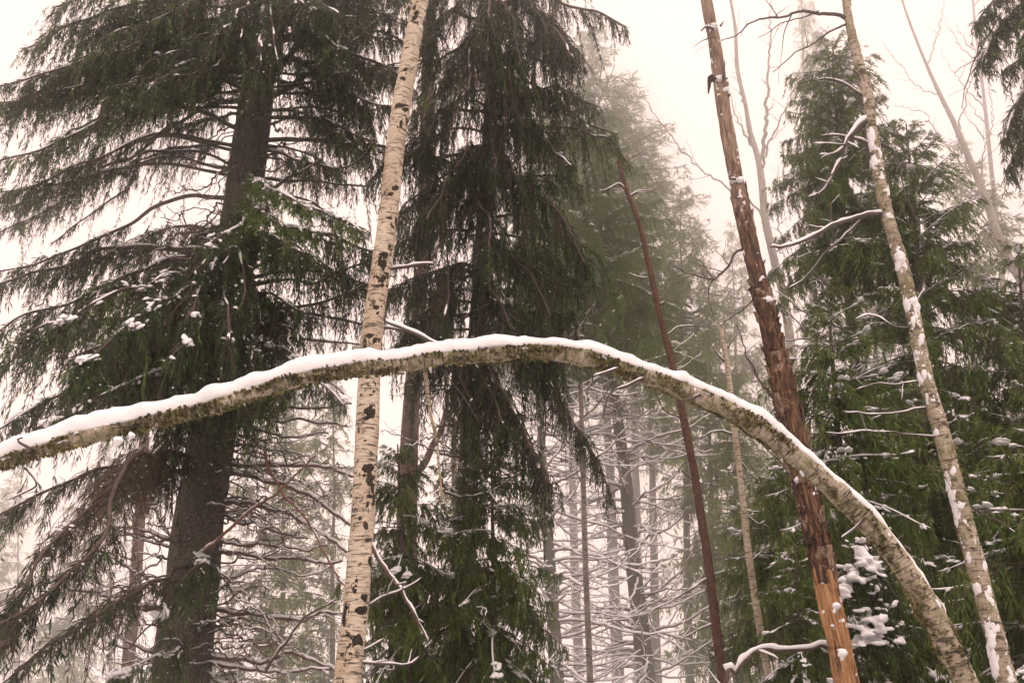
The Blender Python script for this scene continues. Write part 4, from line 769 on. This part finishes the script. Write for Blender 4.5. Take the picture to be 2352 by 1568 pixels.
    # bare snowy lower branches, each one a part
    for pts, w0, w1, mat in (([(529, 1065), (660, 1072), (760, 1080), (815, 1090)], 10, 6, DEADTWIG), ([(529, 1083), (600, 1098), (661, 1112), (740, 1160), (804, 1208)], 10, 6, DEADTWIG), ([(500, 1154), (572, 1154), (679, 1187), (740, 1225), (797, 1272)], 10, 6, DEADTWIG), ([(511, 1180), (615, 1212), (715, 1237)], 8, 4, DEADTWIG),
                             ([(490, 1237), (607, 1251), (750, 1262)], 7, 4, REDTWIG), ([(490, 1262), (607, 1276), (700, 1285), (786, 1290)], 9, 5, DEADTWIG), ([(460, 1392), (514, 1397), (607, 1412), (679, 1419), (782, 1412)], 11, 6, DEADTWIG), ([(450, 1497), (590, 1512), (680, 1505), (768, 1533)], 10, 6, DEADTWIG), ([(460, 1515), (600, 1545), (700, 1545), (768, 1530)], 9, 5, DEADTWIG), ([(470, 1535), (520, 1565), (560, 1590)], 8, 5, DEADTWIG),
                             ([(390, 1240), (304, 1219), (250, 1203)], 8, 4, REDTWIG), ([(390, 1256), (320, 1238), (264, 1219)], 6, 3, DEADTWIG), ([(372, 1362), (320, 1320), (286, 1294), (250, 1255)], 7, 3, DEADTWIG), ([(365, 1395), (290, 1385), (232, 1372), (154, 1351)], 11, 6, DEADTWIG), ([(355, 1500), (300, 1470), (250, 1435), (200, 1425)], 7, 3, DEADTWIG), ([(410, 1250), (385, 1215), (350, 1160)], 7, 4, DEADTWIG),
                             ([(535, 930), (640, 938), (740, 935), (810, 925)], 8, 4, DEADTWIG), ([(530, 955), (620, 962), (720, 968), (800, 975)], 7, 4, DEADTWIG), ([(528, 985), (600, 985), (680, 1002), (760, 1000)], 8, 4, DEADTWIG), ([(515, 1020), (620, 1030), (700, 1045)], 6, 3, DEADTWIG), ([(560, 890), (620, 880), (700, 870), (760, 880), (790, 905)], 6, 3, DEADTWIG),
                             ([(440, 1300), (520, 1330), (600, 1310), (700, 1320), (760, 1290)], 6, 3, DEADTWIG), ([(370, 1530), (290, 1490), (230, 1455)], 6, 3, DEADTWIG)):
        limb(root, rng, [(x, y, (i * .06 * (1 if k % 2 else -1))) for k in [int(w0 + w1 + pts[0][1])] for i, (x, y) in enumerate(pts)], Y, w0, w1, mat, 6, .26, 1, .95, 1.25, .035)
    for pts, w0, w1, mat, sn in (([(470, 1262), (560, 1185), (640, 1125), (729, 1044)], 8, 4, REDTWIG, .25), ([(607, 1030), (625, 1090), (672, 1158), (730, 1245), (797, 1347)], 7, 4, REDTWIG, .4), ([(395, 1180), (392, 1120), (392, 1070)], 5, 3, TWIG, 0), ([(645, 1030), (655, 1060), (660, 1080)], 4, 3, TWIG, 0), ([(610, 1540), (640, 1490), (700, 1420), (770, 1370)], 8, 4, TWIG, .5)):
        limb(root, rng, pts, Y - .8, w0, w1, mat, 4, .2, 1, sn, 1, .02)
left_spruce()

def centre_spruce():
    rng = np.random.default_rng(103); Y = 9.2
    T = [(1150, -200, 22), (1146, -80, 25), (1140, 60, 28), (1130, 220, 32), (1120, 400, 36), (1110, 560, 39), (1100, 720, 42), (1088, 880, 45), (1078, 1040, 48), (1068, 1200, 52), (1056, 1400, 56), (1046, 1580, 60)]
    tx = lambda y: float(np.interp(y, [q[1] for q in T], [q[0] for q in T]))
    root, Cr = spruce_root('spruce_tree', 'dense dark spruce with long hanging curtains of twigs, right of the upright birch', T, Y, SPRUCE, 9)
    def F(pts, w0=11, w1=4, **kw):
        k = dict(f0=.12, sec=.75, gap=.048, droop=1.7, spread=.42, l3=.11, w3=.0058, gap3=.020, tint=.38, dead=.22, snow=.04, wood_snow=.2); k.update(kw); pts = [(tx(pts[0][1]), pts[0][1])] + list(pts[1:]); traced_bough(root, rng, pts, Y, w0, w1, **k)
    F([(1098, -120), (1150, -120, -.3), (1220, -60, -.7), (1290, 0, -1), (1370, 30, -1.2), (1440, 60, -1.4)], 11, tint=.5, sec=.5, f0=.3)
    F([(1098, -60), (1160, -70, -.5), (1210, -20, -.9), (1250, 60, -1.2), (1270, 140, -1.3)], 11, tint=.42)
    F([(1096, -40), (1060, -90, -.8), (1020, -60, -1.4), (1000, 0, -1.8)], 12)
    F([(1096, -40), (1110, -70, -1), (1120, -20, -1.7), (1125, 60, -2.2)], 12)
    F([(1090, 20), (1150, 0, -.8), (1180, 60, -1.3), (1200, 150, -1.6)], 11, tint=.45)
    F([(1090, 60), (1040, 30, -.7), (1000, 70, -1.2), (975, 140, -1.5)], 11)
    F([(1088, 90), (1090, 70, -1.2), (1080, 130, -1.8), (1075, 210, -2.2)], 11)
    F([(1080, 200), (1131, 225, -.4), (1192, 229, -.7), (1274, 200, -1), (1330, 215, -1.2)], 10, tint=.5, sec=.6, f0=.25)
    F([(1085, 150), (1140, 170, .3), (1210, 190, .5), (1290, 240, .7), (1360, 290, .9), (1420, 310, 1)], 10, tint=.6, sec=.5)
    F([(1080, 230), (1160, 250, -.2), (1240, 290, -.4), (1330, 300, -.6), (1400, 320, -.7), (1440, 370, -.8)], 10, tint=.62, sec=.5, f0=.3)
    F([(1078, 260), (1030, 250, -.5), (990, 290, -.9), (970, 340, -1.2)], 10)
    F([(1070, 350), (999, 364, -.3), (940, 358, -.5), (890, 370, -.7), (850, 420, -.8)], 10, tint=.4, sec=.5)
    F([(1072, 330), (1120, 330, -.8), (1170, 370, -1.3), (1200, 440, -1.6)], 10)
    F([(1070, 390), (1095, 397, -.4), (1167, 418, -.8), (1240, 450, -1.1), (1300, 510, -1.4), (1345, 600, -1.6)], 11, tint=.42, sec=.7)
    F([(1070, 400), (1160, 410, -.1), (1285, 405, -.3), (1340, 430, -.4)], 9, tint=.6, sec=.4)
    F([(1068, 420), (1040, 410, -1), (1010, 450, -1.6), (985, 510, -2)], 10, sec=.6)
    F([(1066, 450), (1090, 450, -1), (1120, 500, -1.6), (1130, 580, -2)], 10)
    F([(1060, 520), (1000, 540, -.5), (950, 550, -.8), (905, 570, -1), (870, 620, -1.1)], 9, sec=.5, tint=.38)
    F([(1060, 560), (1120, 560, -.6), (1180, 590, -1), (1230, 650, -1.3), (1260, 720, -1.5)], 10, sec=.65, tint=.45)
    F([(1055, 620), (1040, 610, -1), (1030, 660, -1.6), (1020, 730, -2)], 10, sec=.6)
    F([(1055, 640), (1110, 640, -1), (1150, 690, -1.5), (1180, 760, -1.8)], 10, sec=.6)
    F([(1050, 680), (1120, 700, -.5), (1200, 740, -.9), (1240, 790, -1.1), (1280, 840, -1.2)], 9, sec=.5)
    F([(1050, 720), (1000, 725, -.6), (950, 740, -1), (910, 790, -1.2)], 9, sec=.5)
    F([(1045, 760), (1090, 790, -.8), (1140, 870, -1.3), (1190, 960, -1.6), (1240, 1060, -1.8), (1260, 1110, -1.9)], 10, sec=.6, gap=.024)
    F([(1045, 770), (1080, 820, -.9), (1120, 900, -1.4), (1160, 980, -1.7)], 10, sec=.6, gap=.026)
    F([(1045, 800), (1000, 830, -.7), (960, 850, -1), (930, 880, -1.2)], 8, sec=.55)
    F([(1045, 790), (1060, 850, -1), (1080, 920, -1.4)], 8, sec=.55)
    F([(1060, 780), (1160, 790, -.3), (1240, 840, -.6), (1290, 920, -.9), (1350, 1010, -1.1), (1400, 1140, -1.2)], 7, 2, sec=.38, gap=.045)
    F([(1060, 560), (1140, 540, .3), (1230, 560, .5), (1310, 620, .6)], 9, sec=.5, tint=.5)
    F([(1060, 680), (1160, 700, .3), (1260, 740, .5)], 9, sec=.4, tint=.5)
    for n in range(30):                                                     # ragged side boughs
        y0 = rng.uniform(-80, 780); x0 = tx(y0); d = -1 if n % 2 else 1; l = rng.uniform(90, 270) * (.75 + .25 * min(1, (y0 + 80) / 400)); dz = rng.uniform(-1.2, 1.0); dr = rng.uniform(0, 110)
        F([(x0, y0), (x0 + d * l * .35, y0 - rng.uniform(-10, 25), dz * .4), (x0 + d * l * .7, y0 + dr * .4, dz * .8), (x0 + d * l, y0 + dr, dz)], 8, 3, sec=rng.uniform(.35, .8), f0=rng.uniform(.2, .4), tint=rng.uniform(.34, .58), dead=rng.uniform(.1, .4))
    for n in range(7):
        y0 = rng.uniform(-60, 800); x0 = tx(y0); sx = rng.uniform(-170, 210); dr = rng.uniform(30, 130)
        F([(x0, y0), (x0 + sx * .35, y0 - 15, -.6), (x0 + sx * .75, y0 + dr * .4, -1.2), (x0 + sx, y0 + dr, -1.6 - rng.random() * .5)], 8, 3, sec=rng.uniform(.45, .85), gap=.042, tint=rng.uniform(.28, .50), dead=rng.uniform(.1, .4))
    # bare limbs showing through
    for n in range(34):                                                     # dead lower limbs and twigs
        y0 = rng.uniform(880, 1560); x0 = tx(y0); d = rng.choice([-1, 1]); l = rng.uniform(60, 240); b_ = rng.uniform(-60, 150)
        limb(root, rng, [(x0, y0, -.1), (x0 + d * l * .35, y0 + b_ * .2, rng.uniform(-.9, .1)), (x0 + d * l * .7, y0 + b_ * .6, rng.uniform(-1.4, .2)), (x0 + d * l, y0 + b_, rng.uniform(-1.8, .3))], Y, rng.uniform(3, 7), 1.5, TWIG, 7, .34, 2, .5, 1, .05, -.3)
    for pts, w0, sn in (([(1050, 740), (1130, 690), (1100, 664), (990, 670)], 6, .7), ([(1230, 770), (1260, 720), (1270, 680), (1285, 640)], 7, .4), ([(1080, 120), (1180, 190), (1200, 260)], 6, 0), ([(1020, 1130), (1090, 1140), (1170, 1100), (1210, 1075)], 6, .8)):
        limb(root, rng, pts, Y - 1.0, w0, 3, TWIG, 4, .25, 1, sn)
centre_spruce()

# --- a small library of boughs shared by the standing spruces
LIB = {}
def build_library():
    rng = np.random.default_rng(7)
    for L in (.5, .9, 1.4, 2.0):
        for v in range(4):
            n = int(L / .05) + 4; x = np.linspace(0, L, n); a = rng.uniform(-.05, .25); b = rng.uniform(.16, .34)
            z = a * x - b * x ** 2 / max(L, .6) * 1.2 + np.clip(x / L - .75, 0, 1) ** 2 * L * rng.uniform(.5, 1.4); y = np.sin(x / L * 2 + rng.random() * 6) * .06 * L; C = np.stack([x, y - y[0], z], -1)
            g, sn = bough(rng, C, .006 + .006 * L, .0025, .08, .16 + .17 * L, .036 + .004 * L, rng.uniform(1.1, 1.8), .6, (.085 + .012 * L), .0062 + .0008 * L, .019, .82, .05, .26, blob=.8 + .2 * L, wood_snow=.6)
            LIB[(L, v)] = (g, sn, g.mesh('branch', [TWIG, NEEDLE]), sn.mesh('snow', [SNOW]))
    for v in range(5):
        L = 1.2; x = np.linspace(0, L, 26); C = np.stack([x, np.sin(x * 2 + v) * .04, .10 * x - .16 * x ** 2 + .02 * np.sin(x * 7 + v)], -1); C[:, 2] += np.clip(x - .6, 0, 1) ** 2 * rng.uniform(.1, .7)
        g, sn = bare(rng, C, .013, .004, 7, 5, .34, 1, .98, 1.5, wig=.022); LIB[('dead', v)] = (g, sn, g.mesh('branch', [DEADTWIG]), sn.mesh('snow', [SNOW]))
build_library()
CROWNS = []
def build_crowns():
    """three far-off crowns, 10 m tall with 1 m half width per unit, shared by the hazy spruces"""
    rng = np.random.default_rng(77); lib = []
    for L in (.7, 1.3, 2.1):
        for v in range(3):
            n = 12; x = np.linspace(0, L, n); C = np.stack([x, np.sin(x + v) * .05 * L, rng.uniform(0, .2) * x - rng.uniform(.15, .3) * x ** 2 / L + np.clip(x / L - .7, 0, 1) ** 2 * L], -1)
            lib.append((L, bough(rng, C, .02, .005, .1, .20 + .16 * L, .10, rng.uniform(.8, 1.4), .8, .17, .015, .085, .94, .06, .22, sides=3, blob=2.2, wood_snow=0, flat=True)))
    for c in range(3):
        G, S = Geo(), Geo(); z = 9.9; H = 10.0
        while z > .2:
            rel = (H - z) / H; L = max(.3, 2.1 * (rel ** .7))
            for i in range(6):
                l = L * rng.uniform(.65, 1.15); k = [q for q in lib if q[0] == min((.7, 1.3, 2.1), key=lambda w: abs(w - l))]; Lq, (g, sn) = k[rng.integers(0, len(k))]; sc = l / Lq
                M = np.array(Matrix.LocRotScale(Vector((0, 0, z + rng.uniform(-.2, .2))), Euler((rng.uniform(-.25, .25), -(.7 * (1 - rel) ** 2) + .15 * rel + rng.normal(0, .08), rng.random() * 6.3)), Vector((sc, sc, sc)))); G.merge(g, M)
                if rng.random() < .6: S.merge(sn, M)
            z -= .42 * rng.uniform(.75, 1.25) * (.5 + .5 * min(1, rel * 4))
        CROWNS.append((G.mesh('crown', [TWIG, NEEDLE]), S.mesh('snow', [SNOW])))
build_crowns()
def place_bough(root, rng, key, loc, az, sc, tilt=0, snowy=True, name='branch'):
    g, sn, me, ms = LIB[key]; o = link(name, me, root, loc, (rng.uniform(-.25, .25), tilt, az), sc)
    if snowy and sn.n: link('snow', ms, o)['kind'] = 'stuff'
    return o
def pick(rng, L):
    k = min((.5, .9, 1.4, 2.0), key=lambda q: abs(math.log(q / L))); return (k, int(rng.integers(0, 4))), L / k
def spruce(name, label, top, foot_x, Y, crown, width, mat=SPRUCE, seed=0, whorl=.30, per=6, dead_to=None, tilt=.12, power=.75, snowy=.7, top_cut=60, trunk_k=1.0, merged=False, group=None, maxw=99, tints=None):
    """top: pixel of the tip; crown: pixel y where living boughs end below; width: half width in metres at the crown's foot"""
    rng = np.random.default_rng(seed); tp = px(top[0], top[1], Y); bt = px(foot_x, 1567, Y); H = tp[2]
    base = bt + (bt - tp) / (bt[2] - tp[2]) * (-.2 - bt[2]); n = max(8, int(H / .25)); q = np.linspace(0, 1, n)[:, None]; C = base + (tp - base) * q; C = C + np.stack([vnoise(np.stack([C[:, 2] * .4 + seed, C[:, 2] * 0, C[:, 2] * 0], -1), 3) * .05, 0 * C[:, 2], 0 * C[:, 2]], -1)
    R = np.maximum((H - C[:, 2]) * .0125 * trunk_k + .008, .006); root = thing(name, label, 'tree', base * [1, 1, 0], group); base0 = np.array(root.location)
    g = Geo(); tube(g, C, R, 14, 0, None, bark_disp(.006, (10, 10, 6), seed)); part('trunk', g, [mat], root)
    zc = max(.4, px(top[0], crown, Y)[2]); ztop_view = px(0, -top_cut, Y)[2]
    z = H - .12; cnt = 0
    if merged:
        me, ms = CROWNS[seed % 3]; k = (H - zc) / 10.0; o = link('crown', me, root, (C[-1] - base0) - np.array([0, 0, H - zc]), (math.atan2(base[1] * 0, 1), -math.atan2(base[0] - tp[0], H), seed * 1.7), (width / 2.1, width / 2.1, k)); o.rotation_euler = (0, 0, seed * 1.7); link('snow', ms, o)['kind'] = 'stuff'
        z = -1
    while z > zc:
        rel = (H - z) / max(H - zc, .1); L = max(.18, min(maxw, width * (rel ** power + .05)))
        m = per if rel > .15 else 4; a0 = rng.random() * 6.3
        if z < ztop_view + .6:
            for i in range(m):
                az = a0 + i * 6.283 / m + rng.normal(0, .25); l = L * rng.uniform(.7, 1.15); key, sc = pick(rng, l); zz = z + rng.uniform(-.5, .5) * whorl
                c = np.array([np.interp(zz, C[:, 2], C[:, j]) for j in range(3)]) ; tl = -(.75 * (1 - rel) ** 2) + tilt * rel + rng.normal(0, .08)
                place_bough(root, rng, key, c - base0, az, sc, tl, rng.random() < snowy)
                cnt += 1
        z -= whorl * rng.uniform(.75, 1.25) * (.55 + .45 * min(1, rel * 4))
    if dead_to is not None:
        zd = max(.3, px(top[0], dead_to, Y)[2]); z = min(zc, ztop_view)
        while z > zd:
            for i in range(3):
                az = rng.random() * 6.283; c = np.array([np.interp(z, C[:, 2], C[:, j]) for j in range(3)]); place_bough(root, rng, ('dead', int(rng.integers(0, 5))), c - base0, az, rng.uniform(.55, 1.3) * min(2.4, Y / 9), rng.uniform(-.45, .40), True)
            z -= rng.uniform(.12, .30)
    return root
# right-hand group
spruce('spruce_tree', 'tall spruce with a blunt top behind the upper lichen birch', (1912, 105), 2020, 10.5, 640, 1.35, seed=11, whorl=.26, per=6, power=.45, tilt=.35, dead_to=1100, top_cut=200)
spruce('spruce_tree', 'young green spruce between the dead trunk and the lichen birch', (1908, 668), 1975, 7.4, 1560, 1.15, seed=12, whorl=.23, per=6, power=.7, tilt=.4, trunk_k=1.1)
spruce('spruce_tree', 'broad spruce filling the space just right of the lichen birch', (2075, 285), 2190, 9.5, 1540, 1.7, seed=13, whorl=.32, per=6, power=.6, tilt=.4)
spruce('spruce_tree', 'spruce at the right frame edge below the leaning hazy birch', (2330, 560), 2400, 9.0, 1560, 1.6, seed=14, whorl=.33, per=6, power=.6, tilt=.4)
spruce('spruce_tree', 'bright green low spruce in the bottom right corner', (2380, 900), 2420, 5.6, 1600, 1.0, seed=15, whorl=.2, per=7, power=.7, tilt=.15)
# centre, low
spruce('spruce_tree', 'low dark spruce right beside the foot of the upright birch', (905, 1020), 930, 8.4, 1600, .9, seed=16, whorl=.22, per=6, power=.5, tilt=.75, snowy=.25)
spruce('spruce_tree', 'dark young spruce below the crown of the arch', (1120, 1020), 1130, 8.6, 1600, 1.0, seed=17, whorl=.22, per=6, power=.5, tilt=.75, snowy=.25)
# grey-trunked spruces with bare snowy lower branches
spruce('spruce_tree', 'grey spruce trunk with snowy bare branches left of the thin grey pole', (1205, 380), 1276, 24.0, 840, 2.6, SPRUCEG, 18, .52, 6, 1600, .2, .6, .7, 60, .95)
spruce('spruce_tree', 'tall grey spruce with curved snowy bare branches right of the thin grey pole', (1345, 215), 1482, 26.0, 860, 3.3, SPRUCEG, 19, .55, 6, 1600, .15, .6, .7, 60, 1.0)

# near boughs reaching in at the upper right from a spruce beyond the frame
def edge_spruce():
    rng = np.random.default_rng(107); Y = 6.6
    T = [(2540, -300, 60), (2560, 0, 66), (2580, 400, 74), (2600, 800, 84), (2620, 1200, 92), (2640, 1600, 100)]
    root, Cr = spruce_root('spruce_tree', 'dark spruce boughs hanging in at the upper right corner', T, Y, SPRUCE, 13)
    for pts in ([(2550, -60), (2450, -110, -.3), (2350, -60, -.5), (2270, 10, -.6), (2235, 60, -.7)], [(2555, 20), (2450, -30, -.2), (2350, 10, -.4), (2290, 80, -.5), (2262, 140, -.6)], [(2560, 100), (2470, 60), (2380, 90, -.2), (2310, 160, -.3)], [(2565, 180), (2470, 150), (2390, 180, -.1), (2330, 260, -.2), (2305, 320, -.3)], [(2570, 260), (2480, 240), (2400, 260), (2345, 330), (2320, 390)], [(2552, -20), (2480, -60, -.8), (2400, 0, -1.2), (2350, 80, -1.4)], [(2570, 330), (2490, 310), (2420, 350), (2360, 430)], [(2575, 420), (2500, 420), (2430, 450), (2390, 520)]):
        traced_bough(root, rng, pts, Y, 11, 3, f0=.1, sec=.42, gap=.030, droop=1.4, spread=.55, l3=.10, w3=.0055, gap3=.021, tint=.52, dead=.1, snow=.15)
    limb(root, rng, [(2300, 30), (2255, 100), (2230, 140), (2190, 170)], Y - .5, 4, 1.5, TWIG, 5, .3, 1, .1)
    limb(root, rng, [(2270, 80), (2240, 130), (2215, 200), (2205, 250)], Y - .5, 3.5, 1.5, TWIG, 5, .25, 1, .1)
edge_spruce()
def snowy_sapling():
    """small spruce bowed under lumps of snow beside the dead trunk"""
    rng = np.random.default_rng(109); Y = 5.9
    root = spruce('spruce_sapling', 'spruce sapling buried under heavy snow lumps beside the dead trunk', (1985, 1215), 2010, Y, 1620, .50, seed=21, whorl=.15, per=6, power=.6, tilt=.35, snowy=.5)
    sn = Geo(); L = [(1980, 1240, 16, 14), (1965, 1275, 20, 20), (1950, 1310, 18, 26), (1940, 1350, 26, 34), (1962, 1335, 22, 22), (1990, 1270, 22, 18), (2008, 1290, 18, 22), (1985, 1300, 20, 24), (2025, 1310, 12, 14), (2000, 1330, 16, 12), (1920, 1370, 14, 16), (1950, 1370, 16, 12), (2010, 1352, 12, 14), (1985, 1420, 24, 20), (1975, 1440, 22, 26), (1995, 1462, 30, 24), (2020, 1440, 20, 26), (2030, 1400, 14, 22), (1970, 1480, 22, 14), (2020, 1475, 14, 18), (2060, 1470, 16, 16), (2050, 1390, 10, 10), (1915, 1560, 14, 10), (2075, 1430, 10, 12)]
    for x, y, w, h in L[::2]:                                               # drooping twigs that carry the lumps
        traced_bough(root, rng, [(1990, y - 30, .05), ((x + 1990) / 2, y - 12, -.1), (x, y + 6, -.25), (x + (x - 1990) * .3, y + 45, -.33)], Y, 4, 1.5, .03, .01, f0=.25, sec=.16, gap=.022, droop=1.3, spread=.9, l3=.06, w3=.006, gap3=.018, tint=.55, dead=.03, snow=.2, wood_snow=.3, blob=.6)
    for x, y, w, h in L:
        for _ in range(7):
            d = 6.0; c = px(x + rng.normal(0, w * .55), y + rng.normal(0, h * .55), Y - rng.uniform(.26, .48)); blobs(sn, [c], [[1, .3, -.1]], [[w * rng.uniform(.35, .75) * d / FOC, w * rng.uniform(.25, .5) * d / FOC, h * rng.uniform(.18, .40) * d / FOC]], x + y + _, 2, .9)
    fuse(part('snow', sn, [SNOW], root), .010)
snowy_sapling()
spruce('spruce_sapling', 'small drooping spruce just left of the dead trunk near the bottom', (1838, 1262), 1850, 6.8, 1620, .45, seed=22, whorl=.14, per=6, power=.5, tilt=.6, snowy=.5)
# fallen snowy branch at the bottom edge
def fallen_branch():
    rng = np.random.default_rng(113); Y = 6.2
    pts = [(1668, 1585), (1690, 1545), (1715, 1510), (1745, 1492), (1800, 1496), (1850, 1490), (1890, 1478), (1905, 1492)]
    P_ = px([q[0] for q in pts], [q[1] for q in pts], Y); P_ = np.vstack([P_[:1] * [1, 1, 0] + [-.1, .1, -.02], P_]); C, _ = smooth_curve(P_, .02)
    root = thing('fallen_branch', 'broken branch thickly capped with snow at the bottom between two trunks', 'branch', P_[0] * [1, 1, 0]); g, sn = bare(rng, C, .026, .012, 4, 8, .35, 1, 1.0, 2.0, wig=.012)
    part('limb', g, [DEADTWIG], root); part('snow', sn, [SNOW], root)
fallen_branch()
# middle distance and haze
def pine_mid():
    rng = np.random.default_rng(127); Y = 13.0
    root, Cr = upright('pine_tree', 'brown forked pine trunk half hidden right of the upright birch', [(985, -60, 26), (984, 100, 27), (981, 260, 29), (976, 420, 30), (970, 560, 32), (962, 700, 34), (952, 840, 37), (943, 960, 40), (938, 1060, 44), (935, 1160, 46), (934, 1300, 48), (934, 1580, 52)], Y, DEADB, .05, 16, .01, (12, 12, 4), 14)
    limb(root, rng, [(944, 1110), (975, 1060), (1000, 1010), (1020, 960), (1028, 900)], Y - .05, 20, 10, DEADB, 4, .5, 1, .4)
    for pts in ([(984, 200), (960, 240), (955, 300)], [(978, 330), (1000, 280), (1005, 240)], [(960, 650), (990, 600), (1005, 560)], [(965, 600), (940, 560), (930, 520)]): limb(root, rng, pts, Y, 8, 3, DEADB, 4, .6, 1, .2)
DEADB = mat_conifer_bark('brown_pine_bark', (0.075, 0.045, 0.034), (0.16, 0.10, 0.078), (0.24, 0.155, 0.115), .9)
pine_mid()
def mid(label, top, foot, Y, crown, width, seed, **kw):
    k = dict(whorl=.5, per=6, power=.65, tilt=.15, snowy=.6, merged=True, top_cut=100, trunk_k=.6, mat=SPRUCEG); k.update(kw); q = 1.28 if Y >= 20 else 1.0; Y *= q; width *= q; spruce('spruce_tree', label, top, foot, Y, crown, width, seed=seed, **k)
mid('tall hazy spruce with its tip in the pale sky right of centre', (1360, 70), 1420, 36.0, 760, 7.0, 31)
mid('hazy spruce just right of the red pine trunk', (1560, 430), 1585, 29.0, 1560, 3.6, 32, dead_to=None)
mid('faint hazy spruce close to the left side of the dead trunk', (1680, 520), 1712, 38.0, 1500, 3.6, 33)
mid('faint broad spruce crown in the haze behind the tall hazy tip', (1440, 190), 1470, 42.0, 900, 7.0, 49)
mid('hazy green spruce crown left of the tall hazy tip', (1290, 270), 1330, 34.0, 880, 4.0, 46)
mid('hazy green spruce crown behind the top of the red pine', (1480, 330), 1510, 36.0, 1100, 5.0, 47)
mid('hazy spruce behind the bend of the arch', (1625, 600), 1640, 30.0, 1500, 3.0, 48)
mid('pale spruce tip in the haze above the lichen birch', (1838, -60), 1900, 34.0, 900, 2.8, 34, power=.9)
mid('hazy spruce seen low between the red pine and the thin birch', (1690, 860), 1690, 20.0, 1600, 2.0, 35)
mid('olive hazy spruce behind the bare branches of the largest spruce', (655, 760), 650, 24.0, 1600, 3.0, 36)
mid('hazy spruce behind the left edge of the upright birch', (765, 830), 765, 22.0, 1600, 2.2, 37)
mid('pale hazy spruce behind the lower left drooping bough', (250, 1020), 255, 36.0, 1600, 3.0, 38)
mid('pale spruce in the bottom left corner haze', (40, 1080), 40, 42.0, 1600, 3.4, 39)
mid('hazy spruce behind the foot of the hanging curtain spruce', (1050, 940), 1060, 14.0, 1600, 1.3, 40)
mid('hazy spruce behind the leaning birch at the right edge', (2200, 330), 2290, 24.0, 1300, 3.4, 42)
mid('hazy spruce behind the upper right corner boughs', (2350, 120), 2420, 26.0, 1300, 3.6, 43)
mid('dark spruce low behind the foot of the lichen birch', (2130, 900), 2140, 8.6, 1600, 1.2, 44, whorl=.24, merged=False, mat=SPRUCE)
mid('dark spruce low behind the foot of the arching birch', (1800, 1010), 1810, 9.8, 1600, 1.1, 45, whorl=.26, merged=False, mat=SPRUCE)
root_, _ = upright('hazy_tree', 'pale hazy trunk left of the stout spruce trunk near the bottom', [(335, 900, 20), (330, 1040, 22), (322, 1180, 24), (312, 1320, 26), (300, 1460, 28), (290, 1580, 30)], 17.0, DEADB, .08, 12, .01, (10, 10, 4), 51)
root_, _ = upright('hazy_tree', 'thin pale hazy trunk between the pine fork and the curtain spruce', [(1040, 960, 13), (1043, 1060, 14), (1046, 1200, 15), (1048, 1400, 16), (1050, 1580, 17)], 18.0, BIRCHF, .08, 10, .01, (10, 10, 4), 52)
